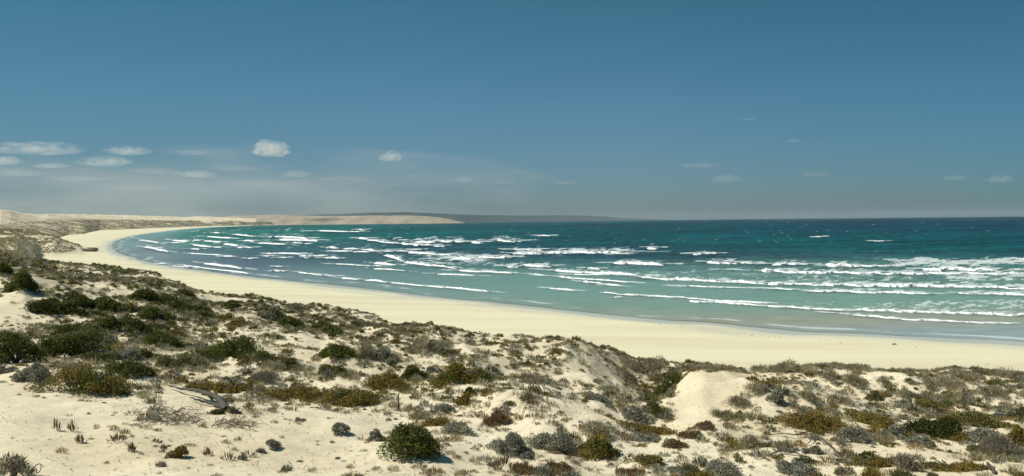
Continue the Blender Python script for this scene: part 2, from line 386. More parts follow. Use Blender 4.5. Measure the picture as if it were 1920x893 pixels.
fs_px = [-520, 0, 60, 105, 129, 157, 187, 234, 295, 346, 390, 477, 512]
far_scrub, FS = sheet('scrub_plain', fs_px,
    [([446, 440, 441, 445, 440, 439, 431.5, 430, 427, 425, 423.6, 421.3, 420.2], [650, 700, 820, 1150, 1600, 1690, 3000, 3400, 4600, 6000, 7200, 9000, 10000]),
     ([431, 428, 427, 427, 425, 424, 421, 420.5, 419.5, 418.5, 417.5, 418, 419], [1000, 1100, 1250, 1550, 2000, 2200, 3500, 4100, 5300, 6500, 7800, 9300, 10100]),
     ([421, 418.3, 415.8, 413.6, 412.3, 412.0, 412.0, 412.6, 413.6, 414.2, 414, 415.8, 418.4], [1500, 1700, 1900, 2200, 2600, 3000, 4000, 5000, 6000, 7200, 8400, 9600, 10200])],
    5, 1.7, 9, FAR_SCRUB)
tag(far_scrub, 'scrub covered plain behind the far end of the beach', None, None, 'structure')
fd_px = [-520, -200, -60, 0, 20, 40, 60, 75, 90, 105, 120, 140, 160, 200, 230, 260, 300, 340, 360, 380, 410, 440, 460, 480]
fd_y = [408, 400, 396, 393, 395.5, 400, 402.2, 402.5, 400.8, 402, 401.5, 402.5, 401.8, 403, 403.5, 404.5, 406, 408, 407.3, 406.8, 407, 408.5, 409.2, 411]
fd_Y = 2600 + (np.maximum(np.array(fd_px, float), 0) / 480) ** 1.3 * 8000
sand_far, _ = sheet('sand_hills', fd_px, [([424] * len(fd_px), fd_Y * .86), (list(np.array(fd_y) * .45 + 417 * .55), fd_Y * .93), (fd_y, fd_Y)], 8, 1.5, 14, FAR_SAND)
tag(sand_far, 'bare pale sand hills on the horizon at left', None, None, 'structure')
hd_px = [385, 410, 440, 480, 520, 560, 600, 640, 700, 760, 790, 820, 845, 862, 872]
hd_top = [411, 407, 405, 403, 403.5, 404.2, 405, 405, 404, 404.4, 405.4, 407.5, 411, 415.5, 418]
hd_bot = [421, 421, 421, 420.6, 420.2, 420, 419.6, 419.2, 418.4, 417.6, 417.3, 417, 416.8, 416.6, 418.5]
head, _ = sheet('sand_headland', hd_px, [(hd_bot, [10600] * 15), (list((np.array(hd_top) + np.array(hd_bot)) / 2 - .5), [11000] * 15), (hd_top, [11500] * 15)], 12, .7, 22, HEAD_SAND)
tag(head, 'tan sand headland across the bay', None, None, 'structure')
hl_px = [380, 430, 480, 560, 600, 640, 700, 760, 820, 860, 900, 960, 1040, 1090, 1120, 1150, 1200, 1245, 1260]
hl_y = [409, 405.5, 403, 403.5, 402.5, 401.5, 399, 398, 400.5, 402, 403.5, 404, 403.5, 404, 405.5, 408, 410, 412, 414]
hl_b = [421 - (x - 380) * .0092 for x in hl_px]
hl_Y = np.interp(hl_px, [380, 700, 860, 1000, 1260], [13500, 14500, 17000, 22000, 32000])
hills, _ = sheet('far_hills', hl_px, [(hl_b, hl_Y * .92), (list((np.array(hl_y) + np.array(hl_b)) / 2), hl_Y * .96), (hl_y, hl_Y)], 19, .7, 30, HILLM)
tag(hills, 'low dark hills fading out along the horizon', None, None, 'structure')

# ------------------------------------------------------------------ sea
# breakers: from px, to px, rows of the two ends, thickness
WAVES = """920 979 450 450 8;961 1021 467 467 5;960 1020 474 475 7;1027 1193 472 471 9;1055 1071 474 474 6;1214 1235 463 463 8;1299 1346 475 475 7;1150 1246 493 494 8;1326 1385 491 491 7;1388 1418 492 492 5
950 1034 498 498 6;1101 1127 502 502 6;1040 1205 506 516 6;1203 1440 519 531 7;1440 1960 531 539 8;1076 1150 514 516 3;1047 1180 519 528 4;1093 1134 527 531 4;1136 1165 533 535 4;1292 1423 536 541 3
1001 1025 514 517 2;1030 1079 540 544 4;1132 1161 548 551 3;1165 1206 552 553 4;1151 1170 557 557 3;1216 1290 554 558 4;1289 1440 559 568 4;1292 1325 563 566 5;1341 1440 566 573 5;1440 1583 573 581 5
1539 1584 585 588 2;1447 1515 494 494 7;1552 1615 497 498 9;1615 1702 498 496 4;1430 1745 507 513 8;1734 1871 503 503 10;1742 1960 511 513 5;1440 1491 541 543 4;1517 1592 545 546 5;1594 1749 546 551 6
1796 1960 549 553 7;1604 1960 580 591 7;1598 1687 590 597 5;1690 1801 598 603 4;1811 1901 604 606 4;1900 1960 484 484 4
592 675 433 434 3;672 687 430 430 4;671 690 446 446 4;736 744 446 446 4;688 780 449 457 6;776 876 450 452 8;774 812 458 458 6;883 908 453 453 6;812 834 460 460 6;503 578 443 445 5;518 596 450 450 5;545 565 454 454 5;481 535 455 457 5;570 582 456 456 4
611 634 464 464 5;642 675 466 466 4;675 704 468 468 4;623 652 471 471 3;661 692 472 472 4;713 762 470 470 5;775 789 467 467 4;765 847 472 477 5;845 895 483 483 10;895 960 481 481 6;719 760 476 488 7;757 856 491 501 6;701 743 493 495 5;697 717 498 498 4
700 760 503 507 3;861 960 506 511 5;819 890 513 516 3;499 509 475 475 4;490 516 479 479 4;509 564 475 475 3;561 579 477 477 8;576 614 479 479 4;569 580 483 483 4;609 637 484 484 5;522 538 483 483 3;518 529 499 499 4;506 534 508 508 4;559 605 510 515 4
614 631 517 517 3;640 672 521 523 4;684 725 525 528 4;733 835 529 539 4;834 917 538 546 4;630 695 495 498 2
259 297 448 455 4;269 314 462 470 6;323 351 450 452 4;316 335 455 455 3;360 375 450 450 3;381 413 451 453 4;361 396 459 463 4;354 374 467 467 4;400 415 463 463 3;418 445 457 460 4;444 472 464 464 4;396 419 436 436 4;440 480 439 442 4;419 438 480 480 4
463 477 484 484 4;381 454 493 502 5;342 466 497 512 3;323 355 498 501 3;358 413 475 478 2;297 310 494 494 2;387 431 443 446 3;456 475 451 451 4;1008 1032 441 441 4;1531 1541 444 444 3;1640 1660 452 452 2"""
WL = [tuple(float(t) for t in w.split()) for ln in WAVES.split('\n') for w in ln.split(';')]
SPX = np.arange(-520, 2441, 3.0)
DY = np.concatenate([np.array([.76, .87]), np.arange(1, 60, .5), np.arange(60, 275, .7)])     # angular depth below the horizon
SY = F * CAM_Z / DY
SYY, SUU = np.meshgrid(SY, (SPX - 960) / F, indexing='ij'); SXX = SYY * SUU
sd = shore_dist(SXX, SYY).reshape(SXX.shape)
V = np.stack([SXX, SYY, 0 * SXX], -1)
spx, spy, _ = project(V.reshape(-1, 3)); spx = spx.reshape(SXX.shape); spy = spy.reshape(SXX.shape)
SC_PX = [200, 290, 350, 480, 760, 1040, 1320, 1600, 1920]
SEA = {
 408: [(60,120,130),(60,120,130),(60,120,130),(45,110,125),(32,88,112),(30,80,108),(28,76,106),(26,72,104),(26,70,104)],
 425: [(110,160,155),(110,160,155),(100,150,148),(62,130,135),(22,104,116),(20,90,110),(19,85,108),(19,80,106),(19,75,105)],
 440: [(115,160,155),(122,156,155),(108,156,152),(82,142,142),(25,110,118),(22,96,112),(20,92,112),(18,90,109),(17,85,106)],
 455: [(120,155,150),(126,146,150),(108,150,146),(95,140,145),(64,104,120),(40,95,112),(25,100,112),(20,98,110),(18,92,106)],
 470: [(118,142,146),(125,144,149),(102,132,142),(82,112,128),(72,103,121),(45,85,106),(48,84,105),(35,93,109),(25,95,107)],
 485: [(120,142,148),(124,144,149),(100,128,138),(78,106,124),(74,110,124),(60,108,118),(70,105,118),(52,103,114),(35,103,109)],
 500: [(122,142,148),(124,144,149),(106,130,140),(84,110,126),(95,133,138),(88,133,137),(94,134,138),(90,134,135),(70,125,125)],
 520: [(130,148,150),(130,148,150),(124,144,148),(112,136,144),(104,144,142),(108,153,149),(110,154,149),(110,154,149),(104,150,145)],
 545: [(142,158,156),(142,158,156),(140,156,154),(130,148,150),(114,149,145),(110,154,146),(110,155,146),(110,157,148),(108,155,146)],
 575: [(146,162,160),(146,162,160),(146,162,160),(140,155,152),(135,157,150),(126,156,143),(118,157,145),(113,157,145),(112,157,146)],
 602: [(148,164,162)]*3 + [(146,160,154),(148,158,146),(150,158,140),(150,158,138),(150,158,138),(148,158,140)],
 630: [(142,164,168)]*9}  # sky reflected in the wet film, put into the colour as blue-grey
ks = sorted(SEA); T = lin(np.array([SEA[k] for k in ks]))
wig = fbm(SXX / 60, SYY / 160, 21, 3) * np.clip(90 / np.maximum(SYY, 1) * 60, 2, 14)
r_ = np.interp(spy + wig, ks, np.arange(len(ks))); c_ = np.interp(spx, SC_PX, np.arange(9))
i = np.minimum(r_.astype(int), len(ks) - 2); j = np.minimum(c_.astype(int), 7); a = (r_ - i)[..., None]; b = (c_ - j)[..., None]
sc_col = (T[i, j] * (1 - b) + T[i, j + 1] * b) * (1 - a) + (T[i + 1, j] * (1 - b) + T[i + 1, j + 1] * b) * a
gain = np.stack([np.interp(spy, [412, 440, 480, 520, 560], [.17, .20, .50, .78, .90]), np.interp(spy, [412, 440, 480, 520, 560], [.44, .50, .66, .77, .86]), np.interp(spy, [412, 440, 480, 520, 560], [.33, .38, .54, .70, .82])], -1)
w_ = smooth(-130, -20, sd)[..., None]; gain = gain * (1 - w_) + np.array([.92, .88, .84]) * w_
sc_col = sc_col * gain; lum = (sc_col @ np.array([.3, .59, .11]))[..., None]; sat_ = .86 - .06 * smooth(500, 560, spy)[..., None]; sat_ = np.where(spy[..., None] < 470, 1, sat_); sc_col = lum * 1.03 * (1 - sat_) + sc_col * sat_
# dark reef and weed patches on the sea bed
reef = smooth(.12, .55, fbm(SXX / 90, SYY / 150, 33, 4)) * smooth(60, 160, -sd) * smooth(1600, 700, SYY)
sc_col = sc_col * (1 - .30 * smooth(40, 200, -sd)[..., None] * reef[..., None] * np.array([1, 1, .95]))
streak = fbm(SXX / 140, SYY / 45, 52, 4) * smooth(150, 500, SYY)
sc_col = sc_col * (1 + .20 * streak[..., None])
AZ = SXX / SYY * F; EL = F * CAM_Z / SYY                # bearing and depression angles
swell_shade = fbm(AZ / 55 + EL * .8, EL / 2.6, 53, 3); chop_shade = fbm(AZ / 9, EL / 1.3, 54, 3)
sc_col = sc_col * (1 + (.75 * swell_shade + .60 * chop_shade)[..., None] * smooth(40, 200, -sd)[..., None])  # light and dark sides of swell and chop put into the sea colour
# old foam lying on the water, patch by patch
FOAM = [(1640,2000,485,500,.75),(1740,2000,503,531,.6),(1440,1760,511,531,.45),(1190,1460,504,522,.42),(1600,2000,563,583,.5),(1420,1610,562,574,.42),(750,975,472,502,.58),
        (300,620,428,470,.30),(1020,1200,463,478,.62),(600,770,455,462,.40),(1020,1190,496,516,.34),(255,300,446,470,.5),(480,620,428,450,.36),(340,480,470,505,.22),(820,960,505,520,.25),(1180,1440,548,560,.25)]
foam = np.zeros_like(SXX)
wx = fbm(AZ / 70, EL / 14, 81, 3) * 40; wy = fbm(AZ / 60, EL / 12, 82, 3) * 6
for x0, x1, y0, y1, st in FOAM:
    X_ = spx + wx; Y_ = spy + wy
    foam = np.maximum(foam, st * smooth(x0 - 40, x0 + 60, X_) * smooth(x1 + 40, x1 - 60, X_) * smooth(y0 - 4, y0 + 5, Y_) * smooth(y1 + 4, y1 - 4, Y_))
for x0, x1, y0, y1, th in WL:                           # the trail of spent foam each breaker leaves to seaward
    j0, j1 = np.searchsorted(SPX, [x0 - 14, x1 + 14]); r0, r1 = np.searchsorted(DY, [max(.5, min(y0, y1) - 420 - th * 3), max(y0, y1) - 400 + 6])
    sl = (slice(max(r0, 0), r1), slice(j0, j1)); t = np.clip((spx[sl] - x0) / max(1, x1 - x0), 0, 1); up_ = (y0 + (y1 - y0) * t) - spy[sl]
    tr = (.60 if th >= 5 else .46) * smooth(-.5, 1, up_) * smooth(th * 1.5 + 1.5, th * .3, up_) * smooth(x0 - 8, x0 + 10, spx[sl]) * smooth(x1 + 10, x1 - 10, spx[sl]) * min(1, th / 6) * (.5 if x1 - x0 < 32 else 1)
    foam[sl] = np.maximum(foam[sl], tr)
    ex = (.45 * (x1 - x0) + 18) * (.45 if y0 > 543 else 1); j0, j1 = np.searchsorted(SPX, [x0 - ex, x1 + ex]); sl = (slice(max(r0, 0), r1), slice(j0, j1))
    t = (spx[sl] - x0) / max(1, x1 - x0); up_ = (y0 + (y1 - y0) * t) - spy[sl] + wy[sl] * .25
    foam[sl] = np.maximum(foam[sl], (.7 if x0 < 760 else .85) * smooth(-1.4, -.2, up_) * smooth(1.6, .4, up_) * smooth(x0 - ex, x0 - ex * .3, spx[sl]) * smooth(x1 + ex, x1 + ex * .3, spx[sl]))
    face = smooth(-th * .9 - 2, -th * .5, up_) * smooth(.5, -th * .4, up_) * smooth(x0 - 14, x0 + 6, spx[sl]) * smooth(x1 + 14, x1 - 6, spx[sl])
    sc_col[sl] = sc_col[sl] * (1 - .42 * face[..., None])  # shade on each breaker's front put into the sea colour for relief
foam = np.maximum(foam, .16 * smooth(20, 90, -sd) * smooth(900, 300, -sd))
fn = fbm(AZ / 13 + EL / 9, EL / 2.2, 83, 4) * .62 + fbm(AZ / 3.2, EL / .9, 84, 3) * .38
foam = smooth(-.10, .30, fn + foam * 1.15 - .62) * np.minimum(1, foam * 2.0) * .82
lobe = fbm(SXX / 22, SYY / 22, 85, 3) * 9
edge_l = smooth(-9, -6.5, sd + lobe) * smooth(-4.6, -6.0, sd + lobe) * smooth(-.25, .2, fbm(SXX / 7, SYY / 9, 86, 3))
foam = np.maximum(foam, .6 * edge_l)
amp = smooth(0, -80, sd)
row = np.gradient(SY)[:, None] * -1
sw = fbm(SXX / 30, SYY / 7, 61, 3) * .35 * smooth(4.5, 1.5, row) + fbm(SXX / 120, SYY / 26, 62, 3) * .55 * smooth(18, 6, row)
V[..., 2] = sw * amp * .8 + .02
def sea_mat():
    m, N, L, b = mat_base('sea_water')
    g = nd(N, 'ShaderNodeNewGeometry'); col = nd(N, 'ShaderNodeAttribute', attribute_name='col'); fo = nd(N, 'ShaderNodeAttribute', attribute_name='foam'); sh = nd(N, 'ShaderNodeAttribute', attribute_name='depth')
    def noise(scale, sx, sy, detail=5, rough=.6):
        mp_ = nd(N, 'ShaderNodeMapping'); L.new(g.outputs['Position'], mp_.inputs[0]); mp_.inputs['Scale'].default_value = (sx, sy, 1)
        n = nd(N, 'ShaderNodeTexNoise'); n.inputs['Scale'].default_value = scale; n.inputs['Detail'].default_value = detail; n.inputs['Roughness'].default_value = rough
        L.new(mp_.outputs[0], n.inputs['Vector']); return n.outputs['Fac']
    def math_(op, a, c=None, d=None):
        x = nd(N, 'ShaderNodeMath', operation=op)
        for i, s in enumerate((a, c, d)):
            if s is None: continue
            if isinstance(s, (int, float)): x.inputs[i].default_value = s
            else: L.new(s, x.inputs[i])
        return x.outputs[0]
    mask = fo.outputs['Fac']
    rip = noise(.35, .35, 1, 5); ripm = nd(N, 'ShaderNodeMapRange'); L.new(rip, ripm.inputs[0]); ripm.inputs[1].default_value = .3; ripm.inputs[2].default_value = .7; ripm.inputs[3].default_value = .86; ripm.inputs[4].default_value = 1.12
    cm = nd(N, 'ShaderNodeMix', data_type='RGBA', blend_type='MULTIPLY'); cm.inputs[0].default_value = 1; L.new(col.outputs['Color'], cm.inputs[6]); L.new(ripm.outputs[0], cm.inputs[7])
    x = nd(N, 'ShaderNodeMix', data_type='RGBA'); L.new(mask, x.inputs[0]); L.new(cm.outputs[2], x.inputs[6]); x.inputs[7].default_value = (.72, .78, .76, 1)
    L.new(x.outputs[2], b.inputs['Base Color'])
    b.inputs['Roughness'].default_value = .38; b.inputs['Specular IOR Level'].default_value = .08; b.inputs['IOR'].default_value = 1.33
    bu = nd(N, 'ShaderNodeBump'); bu.inputs['Distance'].default_value = .5; bu.inputs['Strength'].default_value = .5; L.new(rip, bu.inputs['Height']); L.new(bu.outputs[0], b.inputs['Normal'])
    L.new(sh.outputs['Fac'], b.inputs['Alpha'])
    return m
keep = np.ones(SXX.shape, bool)
fq = grid_faces(*SXX.shape)
fk = fq[(sd.ravel()[fq] < 6).any(1)]
used = np.unique(fk); remap = -np.ones(SXX.size, np.int64); remap[used] = np.arange(len(used))
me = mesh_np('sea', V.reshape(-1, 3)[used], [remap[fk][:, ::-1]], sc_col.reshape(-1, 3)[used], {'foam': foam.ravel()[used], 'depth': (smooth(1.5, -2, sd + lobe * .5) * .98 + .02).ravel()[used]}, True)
sea = tag(link('sea', me, sea_mat()), 'turquoise sea deepening to dark blue at the horizon', None, None, 'structure')

# ------------------------------------------------------------------ haze
def vol_mat(name, color, density, noise=None, aniso=0.0):
    m = bpy.data.materials.new(name); m.use_nodes = True; N = m.node_tree.nodes; L = m.node_tree.links
    N.remove(N['Principled BSDF'])
    v = N.new('ShaderNodeVolumePrincipled'); v.inputs['Color'].default_value = (*color, 1); v.inputs['Density'].default_value = density; v.inputs['Anisotropy'].default_value = aniso
    L.new(v.outputs[0], N['Material Output'].inputs['Volume'])
    if noise: noise(N, L, v)
    return m
def box(name, lo, hi, mat_):
    v = np.array([[x, y, z] for x in (lo[0], hi[0]) for y in (lo[1], hi[1]) for z in (lo[2], hi[2])], float)
    q = np.array([[0, 1, 3, 2], [4, 6, 7, 5], [0, 4, 5, 1], [2, 3, 7, 6], [0, 2, 6, 4], [1, 5, 7, 3]])
    return link(name, mesh_np(name, v, [q]), mat_)
HAZE_D = 1.3e-5
haze = box('haze', (-62000, -2000, -9), (62000, 44000, 300), vol_mat('haze_air', (.80, .90, .95), HAZE_D))
tag(haze, 'thin sea haze over the bay', None, None, 'stuff')

# ------------------------------------------------------------------ breaking waves
def foam_mat():
    m, N, L, b = mat_base('whitewater')
    g = nd(N, 'ShaderNodeNewGeometry'); n = nd(N, 'ShaderNodeTexNoise'); n.inputs['Scale'].default_value = .9; n.inputs['Detail'].default_value = 6; L.new(g.outputs['Position'], n.inputs['Vector'])
    a = nd(N, 'ShaderNodeAttribute', attribute_name='col')
    L.new(a.outputs['Color'], b.inputs['Base Color']); b.inputs['Roughness'].default_value = .9; b.inputs['Specular IOR Level'].default_value = .1
    bu = nd(N, 'ShaderNodeBump'); bu.inputs['Distance'].default_value = .5; bu.inputs['Strength'].default_value = .6; L.new(n.outputs['Fac'], bu.inputs['Height']); L.new(bu.outputs[0], b.inputs['Normal'])
    # the trailing edge of the foam breaks up into holes
    ed = nd(N, 'ShaderNodeAttribute', attribute_name='edge')
    n2 = nd(N, 'ShaderNodeTexNoise'); n2.inputs['Scale'].default_value = .55; n2.inputs['Detail'].default_value = 5; L.new(g.outputs['Position'], n2.inputs['Vector'])
    s = nd(N, 'ShaderNodeMath', operation='SUBTRACT'); L.new(n2.outputs['Fac'], s.inputs[0]); L.new(ed.outputs['Fac'], s.inputs[1])
    r = nd(N, 'ShaderNodeMapRange'); L.new(s.outputs[0], r.inputs[0]); r.inputs[1].default_value = -.06; r.inputs[2].default_value = .06
    L.new(r.outputs[0], b.inputs['Alpha'])
    return m
WHITE = foam_mat()
def wave_zone(x, y):
    if x < 330: return 'at the far left end of the surf'
    if x < 480: return 'in the crowded surf at far left' if y < 470 else 'in the grey shallows at left'
    if x < 620: return 'in the outer surf left of centre' if y < 470 else 'over the dark reef left of centre'
    if x < 760: return 'farther out below the tan headland' if y < 475 else 'closer in below the tan headland'
    if x < 990: return 'in the outer surf at mid bay' if y < 490 else 'near the sand at mid bay'
    s = ' right of centre' if x < 1300 else ' at the right'
    return ('in outer dark water' if y < 500 else 'on the second bank' if y < 533 else 'on shallow green water') + s
ORD = ['nearest the sand', 'second from the sand', 'third from the sand', 'fourth from the sand', 'fifth from the sand', 'sixth from the sand', 'seventh from the sand', 'eighth from the sand',
       'ninth from the sand', 'tenth from the sand', 'eleventh from the sand', 'twelfth from the sand', 'thirteenth from the sand', 'fourteenth from the sand', 'fifteenth from the sand', 'sixteenth from the sand']
zone_w = {}
for w in WL: zone_w.setdefault(wave_zone((w[0] + w[1]) / 2, (w[2] + w[3]) / 2), []).append(w)
for z in zone_w: zone_w[z].sort(key=lambda w: -(w[2] + w[3]))
def build_wave(k, w):
    x0, x1, y0, y1, th = w
    n = max(6, int((x1 - x0) / .8)); t = np.linspace(0, 1, n)
    px = x0 + (x1 - x0) * t
    wob = fbm(px / 26, np.full(n, k * 3.7), 70, 3)
    yb = y0 + (y1 - y0) * t + th * .42 + wob * th * .35
    P = on_sea(px, yb); Y = P[:, 1]
    tap = np.minimum(1, np.minimum(t * (x1 - x0) / (th * 1.0) + .12, (1 - t) * (x1 - x0) / (th * 2.4) + .05))
    tap = tap * np.clip(.72 + .55 * fbm(px / 34, np.full(n, k * 1.3), 71, 2) + .45 * fbm(px / 5, np.full(n, k * 2.3), 73, 3), .22, 1.25)
    hgt = .55 * th * Y / F * tap
    dep = np.minimum(.5 * th * Y ** 2 / (F * CAM_Z), 55) * tap + .4
    dirs = P[:, :2] / np.linalg.norm(P[:, :2], axis=1)[:, None]; dirs = dirs * .5 + np.array([0, .5]); dirs /= np.linalg.norm(dirs, axis=1)[:, None]
    prof = [(-.02, -.25, 0), (.03, .35, 0), (.06, .78, 0), (.12, 1.0, .0), (.25, .92, .12), (.45, .62, .28), (.7, .33, .45), (.9, .12, .56), (1.05, -.12, .66)]
    rows = []; ed = []; co = []
    for r, (a, h, e) in enumerate(prof):
        nz = 1 + .35 * fbm(px / 2.2 + r * 5, np.full(n, r * 2.3), 72, 3)
        p = np.empty((n, 3)); p[:, :2] = P[:, :2] + dirs * (a * dep * (1 + .25 * (nz - 1)))[:, None]
        p[:, 2] = h * hgt * (nz if h > 0 else 1) + .06
        rows.append(p); ed.append(np.full(n, e)); co.append(np.full((n, 3), .90) * np.array([.98, 1, .99]))
    R = np.array(rows); nr = len(prof)
    c = R.reshape(-1, 3).mean(0); c[2] = 0
    me = mesh_np('breaking_wave', R.reshape(-1, 3) - c, [grid_faces(nr, n)], np.concatenate(co), {'edge': np.concatenate(ed)}, True)
    o = link('breaking_wave', me, WHITE, None, c)
    z = wave_zone((x0 + x1) / 2, (y0 + y1) / 2); rank = zone_w[z].index(w)
    size = 'long white' if x1 - x0 > 110 else 'short white' if x1 - x0 < 32 else 'white'
    tag(o, f"{size} breaker {z}, {ORD[rank]}", 'wave', 'breaking waves rolling towards the beach')
for k, w in enumerate(WL): build_wave(k, w)
# far whitecaps: specks nobody could count
acc = Acc()
for _ in range(95):
    px = rng.uniform(640, 1990); yh = 414.9 - (px - 960) * .0103; py = yh + 3 + 42 * rng.random() ** 1.4
    if px < 900 and py - yh > 26: continue
    p = on_sea(np.array([px]), np.array([py]))[0]; wv = rng.uniform(.8, 2.6) * (p[1] / F); hh = rng.uniform(.3, .7) * p[1] / F * .45; dd = min(.35 * p[1] ** 2 / (F * CAM_Z), 40) * .4
    n = 7; xs = np.linspace(-1, 1, n); pr = np.sqrt(np.maximum(0, 1 - xs ** 2)) * rng.uniform(.6, 1.2, n)
    A = np.stack([p[0] + xs * wv, p[1] + 0 * xs, 0 * xs], -1); B = np.stack([p[0] + xs * wv, p[1] + dd * .2 + 0 * xs, .1 + hh * pr], -1); C = np.stack([p[0] + xs * wv, p[1] + dd + 0 * xs, 0 * xs], -1)
    acc.add(np.concatenate([A, B, C]), grid_faces(3, n), np.full((3 * n, 3), .5))
o = link('whitecaps', acc.mesh('whitecaps'), WHITE)
tag(o, 'tiny white caps speckling the deep blue water offshore', 'whitecaps', None, 'stuff')
# ------------------------------------------------------------------ foliage generators (all in local metres, x across, y away, z up)
def unit(v): return v / np.maximum(np.linalg.norm(v, axis=-1, keepdims=True), 1e-9)
def kites(c, ax, nrm, ln, wd):
    """leaf shaped faces: c base points, ax direction, nrm normal, ln length, wd width"""
    sd_ = unit(np.cross(ax, nrm)); m_ = c + ax * (ln * .5)[:, None]
    v = np.stack([c, m_ + sd_ * (wd / 2)[:, None], c + ax * ln[:, None], m_ - sd_ * (wd / 2)[:, None]], 1).reshape(-1, 3)
    q = np.arange(len(c) * 4).reshape(-1, 4)
    return v, q
def rvec(n): return unit(rng.normal(size=(n, 3)))
PAL = {
 'G': [(.10, .125, .022), (.14, .16, .032), (.07, .09, .018), (.19, .18, .045)],
 'O': [(.16, .165, .06), (.20, .185, .07), (.12, .13, .05), (.22, .185, .075)],
 'B': [(.25, .195, .042), (.30, .22, .055), (.19, .165, .038), (.28, .155, .05), (.18, .18, .042)],
 'R': [(.27, .17, .085), (.31, .21, .11), (.21, .145, .07), (.25, .20, .095)],
 'C': [(.30, .295, .23), (.37, .37, .29), (.22, .22, .165), (.27, .255, .185)],
 'D': [(.40, .355, .235), (.48, .43, .31), (.30, .28, .175), (.28, .28, .15), (.42, .35, .22)],
 'K': [(.27, .245, .18), (.34, .305, .225), (.20, .18, .135)],
 'E': [(.17, .115, .060), (.22, .155, .085), (.13, .09, .05)],
}
def pal(kind, n):
    P = np.array(PAL[kind]); c = P[rng.integers(0, len(P), n)]
    return c * rng.uniform(.75, 1.25, (n, 1))
def bush(w, d, h, kind, leaf, n, mix=None, dome=False):
    """A mound of leaves: clumps over an uneven dome, leaves over each clump, some loose inside. Returns v,q,c"""
    nc = int(np.clip(6 + 5 * w * d / max(.15, (min(w, d, 2 * h) * .28) ** 2 * 4), 9, 90))
    ph = rng.uniform(0, 6.28, 4)
    ang = rng.uniform(0, 2 * np.pi, nc); rr = np.sqrt(rng.random(nc)) * .86
    sk = rng.random(nc) < (.06 if dome else .28 if kind in 'GBOC' else .16); rr = np.where(sk, rng.uniform(.85, 1.28, nc), rr)
    out = 1 + (.3 if dome else 1) * (.24 * np.sin(2 * ang + ph[0]) + .17 * np.sin(3 * ang + ph[1]) + .13 * np.sin(5 * ang + ph[2]))
    lean = rng.uniform(.55, 1.0) if kind in 'GBO' and not dome else 1.0
    cr = min(w, d) * .5 * (.50 if kind in 'GBO' else .42) * rng.uniform(.6, 1.15, nc); cr = np.minimum(cr, h * .55)
    cx = np.cos(ang) * rr * out * (w / 2 - cr * .6); cy = np.sin(ang) * rr * out * (d / 2 - cr * .6)
    top = h * np.sqrt(np.clip(1 - rr ** 2, .04, 1)) * rng.uniform(.72 if kind in 'GBOC' else .55, 1.06, nc)
    hump = (1.0 if dome else .82) + (.04 if dome else .30) * np.sin(1.7 * cx / max(w, .1) * 6.28 * .8 + ph[3]); hs = lean + (1 - lean) * np.clip(cx / max(w, .1) + .5, 0, 1) * 1.6
    top = np.where(sk, h * rng.uniform(.12, .34, nc), top * np.clip(hump, .5, 1.1) * np.minimum(hs, 1.1)); cr = np.where(sk, np.minimum(cr * .75, h * .3), cr)
    cz = np.maximum(top - cr * .8, cr * .25)
    wt = cr ** 2; k = rng.choice(nc, n, p=wt / wt.sum())
    dirv = rvec(n); dirv[:, 2] = np.abs(dirv[:, 2]) * np.where(rng.random(n) < .8, 1, -.6); dirv = unit(dirv)
    sq = np.array([1, 1, .85])
    P = np.stack([cx, cy, cz], -1)[k] + dirv * sq * (cr[k] * np.where(rng.random(n) < .75, rng.uniform(.8, 1.1, n), rng.uniform(.2, .8, n)))[:, None]
    P[:, 2] = np.maximum(P[:, 2], .0)
    cc = rng.uniform(.75, 1.25, (nc, 1))[k]
    if kind in 'DK':
        ax = unit(dirv * .6 + rvec(n) * .5 + np.array([0, 0, .55])); ln = leaf * rng.uniform(1.2, 3.0, n); wd = leaf * rng.uniform(.18, .4, n)
    elif kind in 'RE':
        ax = unit(dirv * .5 + rvec(n) * .35 + np.array([0, 0, .9])); ln = leaf * rng.uniform(1.0, 2.2, n); wd = leaf * rng.uniform(.3, .55, n)
    else:
        ax = unit(dirv * .5 + rvec(n) * .8 + np.array([0, 0, .25])); ln = leaf * rng.uniform(.8, 1.6, n); wd = leaf * rng.uniform(.5, .85, n)
    nm = unit(dirv + rvec(n) * .7)
    v, q = kites(P, ax, nm, ln, wd)
    c = pal(kind, n) * cc
    if mix:
        sel = (rng.random(nc) < .42)[k]
        c = np.where(sel[:, None], pal(mix[0], n) * cc, c)
    return v, q, np.repeat(c, 4, 0)
def tuft(w, h, kind, n, bw):
    """a small tuft: blades and leaves fanning from one foot"""
    a = rng.uniform(0, 6.28, n); r = np.sqrt(rng.random(n)); tip = np.stack([np.cos(a) * r * w / 2, np.sin(a) * r * w / 2, h * (1 - .55 * r ** 2) * rng.uniform(.5, 1.1, n)], -1)
    b = tip * np.array([.45, .45, .0]) ; ax = tip - b; s = rng.uniform(0, .55, n)[:, None]; b = b + ax * s; ax = ax * (1 - s)
    ln = np.linalg.norm(ax, axis=1); ax = unit(ax); v, q = kites(b, ax, rvec(n), ln + bw, np.full(n, bw) * rng.uniform(.6, 1.5, n))
    return v, q, np.repeat(pal(kind, n), 4, 0)
